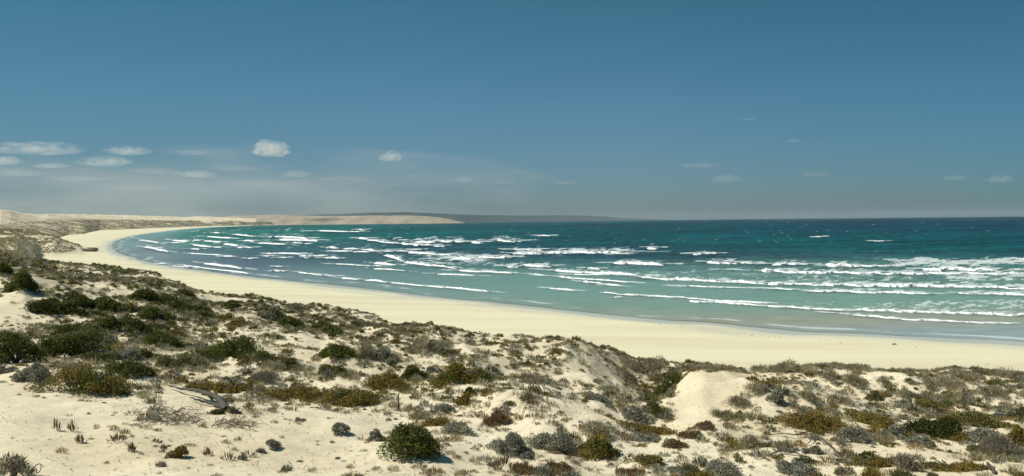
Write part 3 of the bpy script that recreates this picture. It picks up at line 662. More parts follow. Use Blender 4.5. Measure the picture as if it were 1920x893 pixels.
def tube(pts, rad, nseg=6):
    pts = np.asarray(pts, float); n = len(pts); rad = np.broadcast_to(np.asarray(rad, float), (n,))
    tg = unit(np.gradient(pts, axis=0)); ref = np.array([.31, .22, .92]); s = unit(np.cross(tg, ref)); u = np.cross(s, tg)
    a = np.linspace(0, 2 * np.pi, nseg, endpoint=False)
    v = pts[:, None, :] + rad[:, None, None] * (np.cos(a)[None, :, None] * s[:, None, :] + np.sin(a)[None, :, None] * u[:, None, :])
    i = np.arange(n - 1)[:, None] * nseg; j = np.arange(nseg)[None, :]; j2 = (j + 1) % nseg
    q = np.stack([i + j, i + j2, i + nseg + j2, i + nseg + j], -1).reshape(-1, 4)
    return v.reshape(-1, 3), q
def tube_mesh(name, list_, seed=0):
    acc = Acc()
    for pts, rad in list_:
        v, q = tube(pts, rad); acc.add(v, q, np.full((len(v), 3), .2))
    return acc.mesh(name)
def stems_mesh(w, d, h, n=6):
    L_ = []
    for _ in range(n):
        a = rng.uniform(0, 6.28); e = np.array([math.cos(a) * w * .36, math.sin(a) * d * .36, h * rng.uniform(.45, .8)])
        t = np.linspace(0, 1, 6)[:, None]; p = e * t; p[:, 2] = e[2] * t[:, 0] ** .7; p = p + rng.normal(size=p.shape) * .04 * w * t; p[0, 2] = -.08
        L_.append((p, np.linspace(.022, .006, 6) * max(.7, min(w, 2.5))))
    return tube_mesh('stem', L_)

# ------------------------------------------------------------------ shrubs one can point at: centre px, base row, width, height, kind
PL = """30 683 96 62 G;140 672 132 50 G;187 679 52 22 G;166 742 150 66 GB;248 707 80 34 G;236 676 52 24 C;277 675 36 22 O;300 651 92 32 G;430 670 148 46 G;315 691 46 20 O;365 692 54 24 DG;60 719 60 32 C;8 701 30 18 C;415 738 132 22 B
431 720 26 18 C;439 777 22 16 C;407 779 26 17 G;107 809 16 22 E;137 811 18 22 E;149 832 14 18 E;220 832 32 22 E;247 849 14 18 E;335 861 36 34 CB;295 832 18 10 E;306 843 12 12 E;390 856 16 18 E;428 866 28 20 E;468 858 26 16 E;14 905 66 50 K
42 546 50 32 G;8 516 28 20 G;85 592 52 24 G;125 591 76 40 G;165 583 66 36 G;208 588 46 30 G;238 588 36 18 O;235 613 52 26 G;212 625 50 28 G;258 627 56 28 G;285 568 74 22 G;295 604 62 24 G;358 588 76 22 G;383 597 34 15 G;348 557 26 13 G
420 600 30 14 B;446 614 36 15 B;130 629 58 18 G;175 633 46 20 O;297 621 36 14 O;334 632 56 18 B;430 579 30 12 G;185 607 30 13 O;555 583 34 14 K;512 603 38 22 OC;547 614 46 24 G;605 619 36 18 G;624 627 42 16 G
492 675 36 24 G;543 690 34 20 G;633 675 72 26 G;690 677 48 26 D;723 681 42 26 C;624 703 52 30 GB;570 753 150 36 B;665 763 94 48 BG;725 731 74 34 B;778 712 50 30 G;865 723 108 36 GB;880 744 24 18 G;869 762 34 22 B;836 775 36 16 C;931 801 48 32 R
771 867 108 80 G;788 789 52 20 D;820 800 44 24 B;706 829 34 26 C;640 818 36 24 C;513 847 26 22 C;562 791 20 10 C;490 850 18 11 C;855 816 60 30 CD;955 859 62 46 C;497 721 56 26 K;515 698 42 18 D;808 669 62 32 DC;740 648 32 12 B;843 670 24 12 B;808 701 28 20 C
1035 851 92 48 C;1112 864 70 48 BG;1120 822 72 34 D;988 863 24 22 C;1117 752 40 18 C;1250 741 60 36 G;1230 783 36 32 O;1193 793 48 26 C;1215 818 92 30 B;1200 829 96 15 C;1208 706 114 40 D;1212 874 60 32 OB;1266 842 42 22 OR;1296 824 42 20 R;1320 809 42 20 RD;1354 787 42 22 DO
1384 769 44 22 D;1418 743 46 20 D;1280 897 68 32 CO;1350 904 78 40 C;1180 900 54 18 R;985 892 56 18 R;1045 890 56 20 R;1403 846 56 30 DG;993 714 34 18 D;1422 700 30 16 D;1180 720 40 26 D;1330 697 60 12 D
1530 813 120 48 B;1632 798 96 44 BO;1745 823 122 54 G;1795 829 38 22 B;1820 801 78 40 OB;1750 773 56 26 BO;1600 831 56 38 C;1650 831 40 24 D;1682 825 38 26 C;1725 838 46 28 C;1842 831 50 30 C;1834 851 32 30 O;1878 863 82 54 K;1912 843 44 46 B;1885 786 36 24 C;1914 783 32 18 O
1458 759 26 30 C;1494 894 78 32 C;1510 872 34 20 OC;1520 855 28 20 C;1622 863 38 22 G;1645 879 86 34 BO;1700 886 48 40 K;1584 895 34 22 C;1690 900 32 18 C;1780 886 108 30 BO;1575 869 16 10 C;1468 841 40 18 D;1898 891 22 14 D
1478 703 82 26 D;1555 697 70 13 D;1610 697 56 12 D;1730 700 92 10 D;1807 716 56 24 D;1896 715 54 22 D;1555 719 36 22 D;1605 728 40 26 D;1660 731 24 26 D;1741 737 30 26 D;1782 737 46 18 D;1812 758 26 24 D;1863 756 44 26 D;1576 761 38 20 D;1518 757 42 24 D;1698 745 34 18 D;1640 752 30 20 O"""
plants = []
for ln in PL.split('\n'):
    for w in ln.split(';'):
        a = w.split(); plants.append((float(a[0]), float(a[1]), float(a[2]), float(a[3]), a[4]))
KNAME = {'G': ('leafy_shrub', 'dark green leafy shrub', 'shrub'), 'O': ('olive_shrub', 'olive green low shrub', 'shrub'), 'B': ('mat_shrub', 'olive-brown spreading shrub', 'shrub'),
         'R': ('reddish_shrub', 'rusty reddish spiky shrub', 'shrub'), 'C': ('saltbush', 'silvery grey saltbush', 'saltbush'), 'D': ('twiggy_scrub', 'grey-brown twiggy scrub', 'scrub bush'),
         'K': ('dry_bush', 'dry dark grey bush', 'bush'), 'E': ('spiky_tussock', 'brown spiky tussock', 'tussock')}
def zone(x, y):
    if x < 320:
        if y <= 556: return 'on the far left slope below the spur'
        if y <= 640: return 'on the left dune slope'
        if y <= 720: return 'along the foot of the left dune slope'
        return 'on the smooth sand at lower left'
    if x < 480:
        if y <= 640: return 'on the dune shoulder under the curving beach'
        if y <= 745: return 'in the hollow left of centre'
        return 'on the sand near the dead log'
    if x < 960:
        if y <= 640: return 'on the dune crest left of centre'
        if y <= 715: return 'among the scrub of the middle dunes'
        if y <= 778: return 'along the brown thicket left of centre'
        return 'on the sand around the big round green shrub'
    if x < 1290:
        if y <= 760 and x < 1180: return 'on the hummocks left of the gully'
        if x < 1180: return 'on the sand below the hanging roots'
        if y <= 802: return 'in the gully left of the bare sand ridge'
        return 'at the mouth of the gully'
    if x < 1440: return 'on the slope right of the bare sand ridge'
    if y <= 720: return 'on the right-hand crest against the beach'
    if y <= 775: return 'behind the near-black shrub at right'
    return 'left of the near-black shrub at right' if x < 1690 else 'beside the near-black shrub at right' if y < 870 else 'at the bottom right edge'
SPECIAL = {(771, 867): 'big round dark green leafy shrub alone on the sand below the brown thicket', (1745, 823): 'near-black green dense shrub among olive bushes at right',
           (570, 753): 'long olive-brown mat shrub above the smooth sand', (166, 742): 'mixed green and orange-brown shrub on the mound at left', (14, 905): 'dry dark tussock cut off by the bottom left corner',
           (140, 672): 'broad dark green dome shrub at the foot of the left slope', (1250, 741): 'dark green shrub tucked deep in the gully head', (1208, 706): 'wide grey-brown scrub crest above the gully',
           (1350, 904): 'large silvery saltbush cut by the bottom edge right of the gully', (1035, 851): 'large dark silvery saltbush below the hanging roots', (430, 670): 'long dark green thicket in the hollow left of centre',
           (85, 592): 'very dark wind-shaped shrub alone on the left slope sand', (1878, 863): 'large grey dry bush near the right edge', (1530, 813): 'wide olive-brown dome shrub left of the near-black shrub'}
DOMES = {(771, 867), (140, 672), (30, 683), (1745, 823), (1035, 851), (1350, 904), (513, 847), (640, 818), (1600, 831), (1494, 894), (1725, 838), (1842, 831)}
grp = {}
for p in plants:
    if (p[0], p[1]) not in SPECIAL: grp.setdefault((p[4][0], zone(p[0], p[1])), []).append(p)
NUM = ['', 'one', 'two', 'three', 'four', 'five', 'six', 'seven', 'eight', 'nine', 'ten', 'eleven', 'twelve', 'thirteen', 'fourteen', 'fifteen', 'sixteen']
NTH = ['', 'leftmost', 'second from left', 'third from left', 'fourth from left', 'fifth from left', 'sixth from left', 'seventh from left', 'eighth from left', 'ninth from left', 'tenth from left', 'eleventh from left', 'twelfth from left', 'thirteenth from left']
def plant_label(p):
    if (p[0], p[1]) in SPECIAL: return SPECIAL[(p[0], p[1])]
    z = zone(p[0], p[1]); g = sorted(grp[(p[4][0], z)]); n = len(g); k = g.index(p); base = KNAME[p[4][0]][1] + ' ' + z
    if n == 1: return base
    area = sorted(g, key=lambda q: q[2] * q[3])
    if area[-1] == p and p[2] * p[3] > 1.4 * area[-2][2] * area[-2][3]: return 'largest ' + base
    if area[0] == p and n > 2 and p[2] * p[3] < .7 * area[1][2] * area[1][3]: return 'smallest ' + base
    if k == n - 1: return f"{base}, rightmost"
    return f"{base}, {NTH[k + 1]}"
BP = ground_at([p[0] for p in plants], [min(p[1], 892.0) for p in plants])
for p, B in zip(plants, BP):
    px, py, wp, hp, kk = p; k0 = kk[0]; Y = B[1]; s = Y / F
    if py > 892:                                       # foot just below the picture's edge: nearer
        B = B.copy(); B[1] -= (py - 892) * .03; B[0] = B[1] * (px - 960) / F; B[2] = gz(B[0], B[1])
    w = wp * s * 1.12; hp = hp * 1.15; d = min(w * .8, max(w * .45, 1.6)); sl = math.sin(math.atan2(CAM_Z - B[2], Y))
    h = max(hp * s - d * sl * .8, .5 * hp * s)
    dirc = np.array([B[0], B[1]]) / math.hypot(B[0], B[1]); c = B[:2] + dirc * d * .42
    lf = {'G': .055, 'O': .05, 'B': .05, 'R': .06, 'C': .045, 'D': .06, 'K': .06, 'E': .09}[k0]; lf = max(lf, Y * .0022)
    n = int(np.clip(4.2 * w * (d * .6 + h) * 2.6 / (lf * lf), 160, 11000))
    if k0 in 'DK': n = int(np.clip(n * .55, 90, 5000))
    if k0 == 'E': v, q, cc = tuft(w * 1.1, h * 1.3, 'E', 46, max(.02, s * 1.2))
    else: v, q, cc = bush(w, d, h, k0, lf, n, kk[1:] or None, (px, py) in DOMES)
    cc = cc * {(1745, 823): .5, (85, 592): .6}.get((px, py), 1)
    ang = math.atan2(-B[0], B[1]); ca, sa = math.cos(ang), math.sin(ang)
    x = v[:, 0] * ca - v[:, 1] * sa; y = v[:, 0] * sa + v[:, 1] * ca
    zc = gz(c[0], c[1]); z = v[:, 2] + np.repeat((gz(c[0] + x, c[1] + y) - zc).reshape(-1, 4).mean(1), 4) * .9 - .03
    nm_, ph_, cat = KNAME[k0]
    me = mesh_np(nm_, np.stack([x, y, z], -1), [q], cc)
    if k0 == 'E':
        o = link(nm_, me, LEAF, None, (c[0], c[1], zc))
    else:
        o = bpy.data.objects.new(nm_, None); COL.objects.link(o); o.location = (c[0], c[1], zc); o.empty_display_size = .2
        link('foliage', me, LEAF, o)
        link('stem', stems_mesh(w, d, h, 7 if k0 in 'DK' else 5), BARK, o)
    tag(o, plant_label(p), cat, {'G': 'dark green shrubs on the dunes', 'O': 'olive shrubs on the dunes', 'B': 'brown mat shrubs on the dunes', 'R': 'reddish shrubs on the dunes', 'C': 'silvery saltbushes on the dunes',
        'D': 'twiggy grey-brown scrub on the dunes', 'K': 'dry dark bushes', 'E': 'spiky tussocks on the sand'}[k0])

# ------------------------------------------------------------------ small scrub between them
NS = 210000
spx_ = rng.uniform(-150, 2070, NS); lyu = rng.random(NS)
Ys = np.sqrt(12 ** 2 + lyu * (125 ** 2 - 12 ** 2)); Xs = Ys * (spx_ - 960) / F
Zs = gz(Xs, Ys); P = np.stack([Xs, Ys, Zs], -1); qx, qy, _ = project(P)
bz = np.where(shore_dist(Xs, Ys) > 0, 1, 0)
lc = np.interp(spx_, PXG, np.exp(LC))
den = veg_at(qx, qy)
cl = .52 + 1.3 * fbm(Xs / 2.6, Ys / 2.6, 91, 3) + .6 * fbm(Xs / 9, Ys / 9, 92, 2)
ok = (Ys < lc + 6) & (Zs > 4.0) & (rng.random(NS) < np.clip(den * 1.15 * np.clip(cl, .08, 1.6), 0, 1) * np.where(qy < 790, np.where(qx < 900, .82, .95), .75))
ridge = (qx > 1265) & (qx < 1400) & (qy > 700) & (qy < 800) & ((qx - 1330) * .5 + (qy - 745) * .75 < 28) & ((qx - 1300) * .62 + (qy - 745) * .75 > -22)
log_ = (qx > 300) & (qx < 425) & (qy > 725) & (qy < 800)
for p_, B_ in zip(plants, BP):
    w_ = p_[2] * B_[1] / F; dd_ = np.hypot(Xs - B_[0], (Ys - B_[1] - w_ * .25) * .8)
    ok |= (dd_ < w_ * .62 + .55) & (dd_ > w_ * .36) & (rng.random(NS) < .17) & (Zs > 4) & (p_[1] < 800 or p_[0] > 900)
ch = np.interp(qy, [700, 790, 835, 870, 893], [1318, 1280, 1246, 1192, 1130]); cw = np.interp(qy, [700, 790, 893], [42, 24, 22])
chute = (np.abs(qx - ch) < cw) & (qy > 698)
ok &= ~ridge & ~log_ & ~chute
P = P[ok]; qx = qx[ok]; qy = qy[ok]; rngk = rng.random(len(P))
order = np.argsort(P[:, 1]); P = P[order]; qx = qx[order]; qy = qy[order]; rngk = rngk[order]
def kind_at(x, y, r):
    if y > 700 and x > 1200: return 'D' if r < .48 else 'C' if r < .66 else 'O' if r < .78 else 'R' if r < .92 else 'B'
    if y > 770: return 'E' if r < .35 else 'D' if r < .7 else 'C' if r < .85 else 'R'
    if y > 640: return 'D' if r < .58 else 'K' if r < .66 else 'O' if r < .80 else 'C' if r < .90 else 'B'
    return 'D' if r < .62 else 'O' if r < .80 else 'K' if r < .88 else 'G'
protos = {}
TL = {'D': ('scrub_tuft', 'small grey-brown twiggy tuft scattered over the dune sand'), 'C': ('saltbush_tuft', 'small pale silvery tuft scattered over the dune sand'), 'E': ('tussock_tuft', 'small brown bladed tuft sprouting from bare foreground sand'),
      'R': ('reddish_tuft', 'small reddish tuft scattered over the dune sand'), 'O': ('olive_tuft', 'small olive green tuft scattered over the dune sand'), 'B': ('brown_tuft', 'small olive-brown tuft scattered over the dune sand'),
      'K': ('dry_tuft', 'small dead dark grey tuft scattered over the dune sand'), 'G': ('green_tuft', 'small dark green tuft scattered over the dune sand')}
N_IND = 290
acc = Acc(); n_ = len(P); smo = veg_at(qx, qy) < .25
size = (.20 + .50 * rng.random(n_) ** 1.6) * np.where(P[:, 1] > 34, 1.1, 1) * np.where(smo, .5, 1) * np.where(P[:, 1] < 26, .85, 1); flat_ = rng.uniform(.5, 1.15, n_); rot = rng.uniform(0, 6.28, n_)
kinds = np.array([kind_at(x, y, r) for x, y, r in zip(qx, qy, rngk)])
for i_ in range(min(N_IND, n_)):
    k0 = kinds[i_]; key = (k0, int(rng.integers(0, 3)))
    if key not in protos:
        v, q, c = tuft(1, .6, k0, 190 if k0 in 'CGOB' else 130, .06 if k0 in 'CGOB' else .026); protos[key] = mesh_np(TL[k0][0], v, [q], c); protos[key].materials.append(LEAF)
    o = bpy.data.objects.new(TL[k0][0], protos[key]); COL.objects.link(o); o.location = P[i_] - np.array([0, 0, .02]); o.scale = (size[i_], size[i_], size[i_] * flat_[i_]); o.rotation_euler = (0, 0, rot[i_])
    tag(o, TL[k0][1], 'tuft', 'small ' + TL[k0][0].replace('_', ' ') + 's on the sand')
rel = P[:, 1] / F * 1.25 / size; bin_ = np.digitize(rel, [.045, .085, .15]); var = rng.integers(0, 6, n_)
for k0 in 'DCEROBKG':
    for bn in range(4):
        bw = [.028, .045, .075, .125][bn] * (1.5 if k0 in 'CGOB' else 1); nb = [84, 62, 44, 30][bn] if k0 in 'DKE' else [110, 84, 60, 42][bn]
        for vr in range(6):
            I = np.where((kinds == k0) & (bin_ == bn) & (var == vr) & (np.arange(n_) >= N_IND))[0]
            if not len(I): continue
            v, q, c = tuft(1, .55, k0, nb, bw); ca, sa = np.cos(rot[I])[:, None], np.sin(rot[I])[:, None]
            V_ = np.stack([(v[None, :, 0] * ca - v[None, :, 1] * sa) * size[I, None], (v[None, :, 0] * sa + v[None, :, 1] * ca) * size[I, None], v[None, :, 2] * (size[I] * flat_[I])[:, None]], -1) + P[I][:, None, :] - np.array([0, 0, .03])
            q_ = (q[None] + (np.arange(len(I)) * len(v))[:, None, None]).reshape(-1, 4)
            acc.add(V_.reshape(-1, 3), q_, (c[None] * rng.uniform(.72, 1.28, (len(I), 1, 1))).reshape(-1, 3))
print('tufts', len(P))
o = link('dune_scrub', acc.mesh('dune_scrub'), LEAF)
tag(o, 'low scrub and grass thickly scattered over the dunes', 'dune scrub', None, 'stuff')

# twigs and leaf litter on the near sand
acc = Acc(); n = 16000
xs = rng.uniform(-60, 1980, n); Yl = rng.uniform(11, 34, n); Xl = Yl * (xs - 960) / F; Zl = gz(Xl, Yl); lx, ly, _ = project(np.stack([Xl, Yl, Zl], -1))
kp = (rng.random(n) < .25 + veg_at(lx, ly)) & (fbm(Xl / 1.8, Yl / 1.8, 95, 3) > -.12)
c = np.stack([Xl, Yl, Zl + .01], -1)[kp]; m_ = len(c); ax = rvec(m_); ax[:, 2] = np.abs(ax[:, 2]) * .5; ax = unit(ax)
v, q = kites(c, ax, unit(rvec(m_) * .5 + np.array([0, 0, 1])), rng.uniform(.04, .15, m_), rng.uniform(.012, .03, m_))
acc.add(v, q, np.repeat(pal('K', m_) * .9, 4, 0))
tag(link('twig_litter', acc.mesh('twig_litter'), LEAF), 'dry twigs and leaf litter strewn over the near sand', 'litter', None, 'stuff')

# weed and debris left along the tide mark
acc = Acc(); k_i = rng.integers(0, 70, 1100); tt_ = rng.random(1100); A_ = SHW[k_i]; B_ = SHW[k_i + 1]; D_ = B_ - A_; nl_ = unit(np.stack([-D_[:, 1], D_[:, 0]], -1))
off = 10.5 + fbm(A_[:, 0] / 20 + D_[:, 0] * tt_ / 20, A_[:, 1] / 20, 44, 2) * 7 + rng.normal(size=1100) * .8 + np.where(rng.random(1100) < .25, rng.uniform(0, 25, 1100), 0)
W_ = A_ + D_ * tt_[:, None] + nl_ * off[:, None]; W_ = np.concatenate([W_, gz(W_[:, 0], W_[:, 1])[:, None] + .03], 1)
W_ = W_[(W_[:, 1] < 420) & (vn(W_[:, 0] / 9, W_[:, 1] / 9, 45) > .42)]; m_ = len(W_); ax = rvec(m_); ax[:, 2] = .15; ax = unit(ax)
v, q = kites(W_, ax, unit(rvec(m_) * .5 + np.array([0, 0, 1])), rng.uniform(.1, .55, m_), rng.uniform(.06, .2, m_))
acc.add(v, q, np.repeat(pal('K', m_) * .8, 4, 0))
tag(link('seaweed_wrack', acc.mesh('seaweed_wrack'), LEAF), 'thin dark line of weed left along the tide mark', 'seaweed', None, 'stuff')

# scrub on the plateau, spur and plain at far left
acc = Acc(); n = 15000
fx = rng.uniform(-80, 165, n); fY = np.exp(rng.uniform(math.log(115), math.log(1150), n)); X = fY * (fx - 960) / F; Z = gz(X, fY)
den2 = .55 + .9 * fbm(X / 14, fY / 40, 97, 3)
kp = (Z > 3.2) & (rng.random(n) < den2 * np.where(fY < 380, .34, 1)); 
for x, y, z in zip(X[kp], fY[kp], Z[kp]):
    sz = rng.uniform(.7, 1.5) * (1 + y / 450); k0 = 'D' if rng.random() < .6 else 'K' if rng.random() < .4 else 'O'
    v, q, c = tuft(sz, sz * .45, k0, 16, max(.12, y / F * .8)); acc.add(v + np.array([x, y, z - .05]), q, c)
nr, nc = FS.shape[:2]
for _ in range(9000):
    i_ = rng.uniform(1, nr - 2.2); j_ = int(rng.integers(40, nc - 2)); a_ = i_ - int(i_); p = FS[int(i_), j_] * (1 - a_) + FS[int(i_) + 1, j_] * a_
    if vn(np.array([p[0] / 60]), np.array([p[1] / 200]), 98)[0] < .42: continue
    sz = rng.uniform(1.2, 2.6) * (p[1] / F); sz = min(sz, 9)
    v, q, c = tuft(sz * 1.6, sz * .45, 'D' if rng.random() < .6 else 'K', 6, p[1] / F * .8); acc.add(v + p, q, c)
tag(link('distant_scrub', acc.mesh('distant_scrub'), LEAF), 'grey scrub massed over the spur and plain at far left', 'scrub', None, 'stuff')

# ------------------------------------------------------------------ rocks at the tip of the spur
ROCK, N_, L_, b_ = mat_base('rock')
tn = nd(N_, 'ShaderNodeTexNoise'); g_ = nd(N_, 'ShaderNodeNewGeometry'); L_.new(g_.outputs['Position'], tn.inputs['Vector']); tn.inputs['Scale'].default_value = .6; tn.inputs['Detail'].default_value = 7
rp = nd(N_, 'ShaderNodeValToRGB'); L_.new(tn.outputs['Fac'], rp.inputs[0]); rp.color_ramp.elements[0].color = (.10, .085, .065, 1); rp.color_ramp.elements[1].color = (.42, .35, .26, 1); rp.color_ramp.elements[0].position = .35; rp.color_ramp.elements[1].position = .68
L_.new(rp.outputs[0], b_.inputs['Base Color']); b_.inputs['Roughness'].default_value = .95
def rock(px, py, wp, hp, Y, lab, seed):
    P0 = unproj(np.array(px), np.array(py), np.array(Y)); w = wp * Y / F; h = hp * Y / F
    nu, nv = 40, 18; u = np.linspace(0, 2 * np.pi, nu); vv = np.linspace(0, np.pi, nv); U, V_ = np.meshgrid(u, vv)
    d = np.stack([np.cos(U) * np.sin(V_), np.sin(U) * np.sin(V_), np.cos(V_)], -1)
    f_ = 1 + .35 * fbm(d[..., 0] * 2.2 + seed + d[..., 2] * 1.7, d[..., 1] * 2.2 - d[..., 2], seed, 4) + .08 * np.sign(np.sin(d[..., 2] * 9 + d[..., 0] * 3))
    f_[:, -1] = f_[:, 0]
    v = d * f_[..., None] * np.array([w / 2, w * .35, h * .75]); v[..., 2] += h * .18
    me = mesh_np('rock_outcrop', v.reshape(-1, 3), [grid_faces(nv, nu)[:, ::-1]])
    tag(link('rock_outcrop', me, ROCK, None, P0), lab, 'rock', 'rocks at the tip of the spur')
rock(130, 468, 17, 11, 606, 'tall grey-brown rock at the tip of the scrubby spur', 3)
rock(146, 470.5, 16, 5, 600, 'small low rock on the sand between the tall rock and the long rock', 11)
rock(170, 469.5, 29, 5.5, 600, 'long low rock lying on the beach beyond the spur', 23)

# ------------------------------------------------------------------ dead wood
def lay(pts, lift, rad, name, lab, cat, mat_=WOOD, extra=()):
    L_ = []
    org = None
    for pp, lf, rd in [(pts, lift, rad)] + list(extra):
        pp = np.array(pp, float); k = np.linspace(0, len(pp) - 1, len(pp) * 5)
        G_ = ground_at(np.interp(k, np.arange(len(pp)), pp[:, 0]), np.minimum(np.interp(k, np.arange(len(pp)), pp[:, 1]), 892.5))
        G_[:, 1] = np.convolve(np.pad(G_[:, 1], 3, mode='edge'), np.ones(7) / 7, 'valid'); G_[:, 0] = G_[:, 1] * (np.interp(k, np.arange(len(pp)), pp[:, 0]) - 960) / F
        G_[:, 2] = gz(G_[:, 0], G_[:, 1]) + np.interp(np.linspace(0, 1, len(k)), np.linspace(0, 1, len(lf)), lf)
        G_ += rng.normal(size=G_.shape) * .010
        if org is None: org = G_[0].copy()
        L_.append((G_ - org, np.interp(np.linspace(0, 1, len(k)), np.linspace(0, 1, len(rd)), rd) * rng.uniform(.8, 1.2, len(k))))
    return tag(link(name, tube_mesh(name, L_), mat_, None, org), lab, cat)
lay([(418, 773), (408, 764), (395, 757), (370, 747), (345, 741), (312, 729)], [.05, .22, .26, .24, .20, .10], [.11, .10, .085, .065, .05, .02], 'dead_log', 'dark fallen dead log sloping down beside a small green shrub', 'log',
    extra=[([(412, 768), (390, 763), (368, 757), (350, 750)], [.05, .1, .12, .1], [.07, .05, .035, .015]), ([(395, 757), (375, 740), (350, 730)], [.14, .16, .1], [.04, .028, .01])])
lay([(345, 720), (330, 708), (312, 698), (294, 689)], [.1, .18, .15, .05], [.06, .05, .035, .015], 'dead_branch', 'grey dead branch on the mound above the fallen log', 'branch', extra=[([(330, 708), (318, 712), (305, 716)], [.18, .12, .05], [.035, .02, .01])])
lay([(1442, 818), (1480, 822), (1520, 822), (1535, 828), (1560, 845), (1566, 850)], [.05, .12, .14, .16, .1, .03], [.014, .02, .024, .028, .028, .01], 'dead_branch', 'crooked dead branch on sand below the wide olive-brown shrub', 'branch',
    extra=[([(1520, 822), (1522, 832), (1514, 836)], [.14, .16, .05], [.03, .02, .01]), ([(1500, 822), (1520, 817), (1545, 818)], [.14, .14, .06], [.025, .018, .008])])
lay([(1436, 858), (1460, 852), (1490, 856), (1505, 858)], [.03, .1, .1, .03], [.015, .028, .025, .01], 'dead_branch', 'thin dead branch near the bottom, left of a silvery saltbush', 'branch', extra=[([(1460, 852), (1455, 846), (1462, 840)], [.1, .15, .1], [.02, .012, .006])])
lay([(1853, 876), (1860, 884), (1869, 892)], [.12, .1, .03], [.03, .05, .04], 'dead_branch', 'short thick dead branch at the bottom near the right corner', 'branch')
root_lines = []
for k in range(22):
    a0 = rng.uniform(.2, 1.5) if k < 14 else rng.uniform(1.5, 2.3); ln = rng.uniform(40, 95); x0 = 1000 + rng.normal() * 9; y0 = 711 + rng.uniform(0, 6)
    root_lines.append(([(x0, y0), (x0 + ln * .4 * math.cos(a0) + rng.normal() * 3, y0 + ln * .45 * math.sin(a0)), (x0 + ln * .75 * math.cos(a0 + .1), y0 + ln * .8 * math.sin(a0)), (x0 + ln * math.cos(a0 + .15), y0 + ln * math.sin(a0))], [.06, .07, .05, .01], [.013, .010, .007, .004]))
lay(*root_lines[0], 'exposed_roots', 'fan of brown roots hanging down the sand slope left of the gully', 'roots', BRUSH, extra=root_lines[1:])
def patch(px, py, wp, hp, nb, lab):
    L_ = []; org = ground_at(px, py)[0]
    for _ in range(nb):
        a = np.clip(rng.normal(), -1.6, 1.6) * wp * .26 + px; b = py + np.clip(rng.normal(), -1.6, 1.6) * hp * .22; ln = rng.uniform(.08, .3) * wp; an = rng.normal() * .5
        k = np.linspace(0, 1, 6); G_ = ground_at(a + k * ln * math.cos(an), np.minimum(b + k * ln * .35 * math.sin(an), 891)); G_[:, 2] += .02 + .16 * np.sin(k * 3) * rng.random(); G_ += rng.normal(size=G_.shape) * .02
        L_.append((G_ - org, np.linspace(.010, .004, 6)))
    tag(link('brushwood', tube_mesh('brushwood', L_), BRUSH, None, org), lab, 'brushwood', 'dead brushwood patches on the sand')
patch(312, 786, 125, 36, 120, 'flat patch of dead brushwood left of the small green shrub')
patch(435, 800, 90, 24, 80, 'flat patch of dead brushwood right below the dead log')
# a stump and a curled twig
S0 = ground_at(747, 769)[0]
v_, q_ = tube(np.array([[0, 0, -.1], [.01, 0, .2], [-.01, .02, .4], [.02, .0, .55]]), [.04, .035, .03, .02], 7)
v2, q2 = tube(np.array([[0, 0, .3], [.12, 0, .42], [.2, .03, .45]]), [.012, .009, .005], 5)
acc = Acc(); acc.add(v_, q_, np.zeros((len(v_), 3))); acc.add(v2, q2, np.zeros((len(v2), 3)))
tag(link('dead_stump', acc.mesh('dead_stump'), BARK, None, S0), 'thin dark upright dead stump above the big round shrub', 'stump')
T0 = ground_at(60, 891)[0]; tw = unproj(np.array([57, 58, 60, 64, 70, 76, 79, 79, 76, 71, 70]), np.array([899, 889, 880, 874, 871, 871, 874, 880, 884, 885, 879]), np.full(11, T0[1])) - T0
kk_ = np.linspace(0, 10, 40); tw = np.stack([np.interp(kk_, np.arange(11), tw[:, a]) for a in range(3)], -1); tw[:, 1] += .05 * np.sin(kk_ * .6)
v_, q_ = tube(tw, .0085, 6); acc = Acc(); acc.add(v_, q_, np.zeros((len(v_), 3)))
tag(link('curled_twig', acc.mesh('curled_twig'), BARK, None, T0), 'dark thin twig curled into a hook at the bottom left', 'twig')
# dark speck of driftwood on the beach
D0 = on_sea(np.array(1677.), np.array(639.), 1.2); v_, q_ = tube(np.array([[-.35, 0, .05], [-.1, .05, .16], [.15, 0, .15], [.35, .05, .05]]), [.06, .11, .10, .05], 7)
acc = Acc(); acc.add(v_, q_, np.zeros((len(v_), 3))); D0[2] = gz(D0[0], D0[1]); tag(link('driftwood', acc.mesh('driftwood'), BARK, None, D0), 'dark piece of driftwood lying alone on the wet edge of beach', 'driftwood')

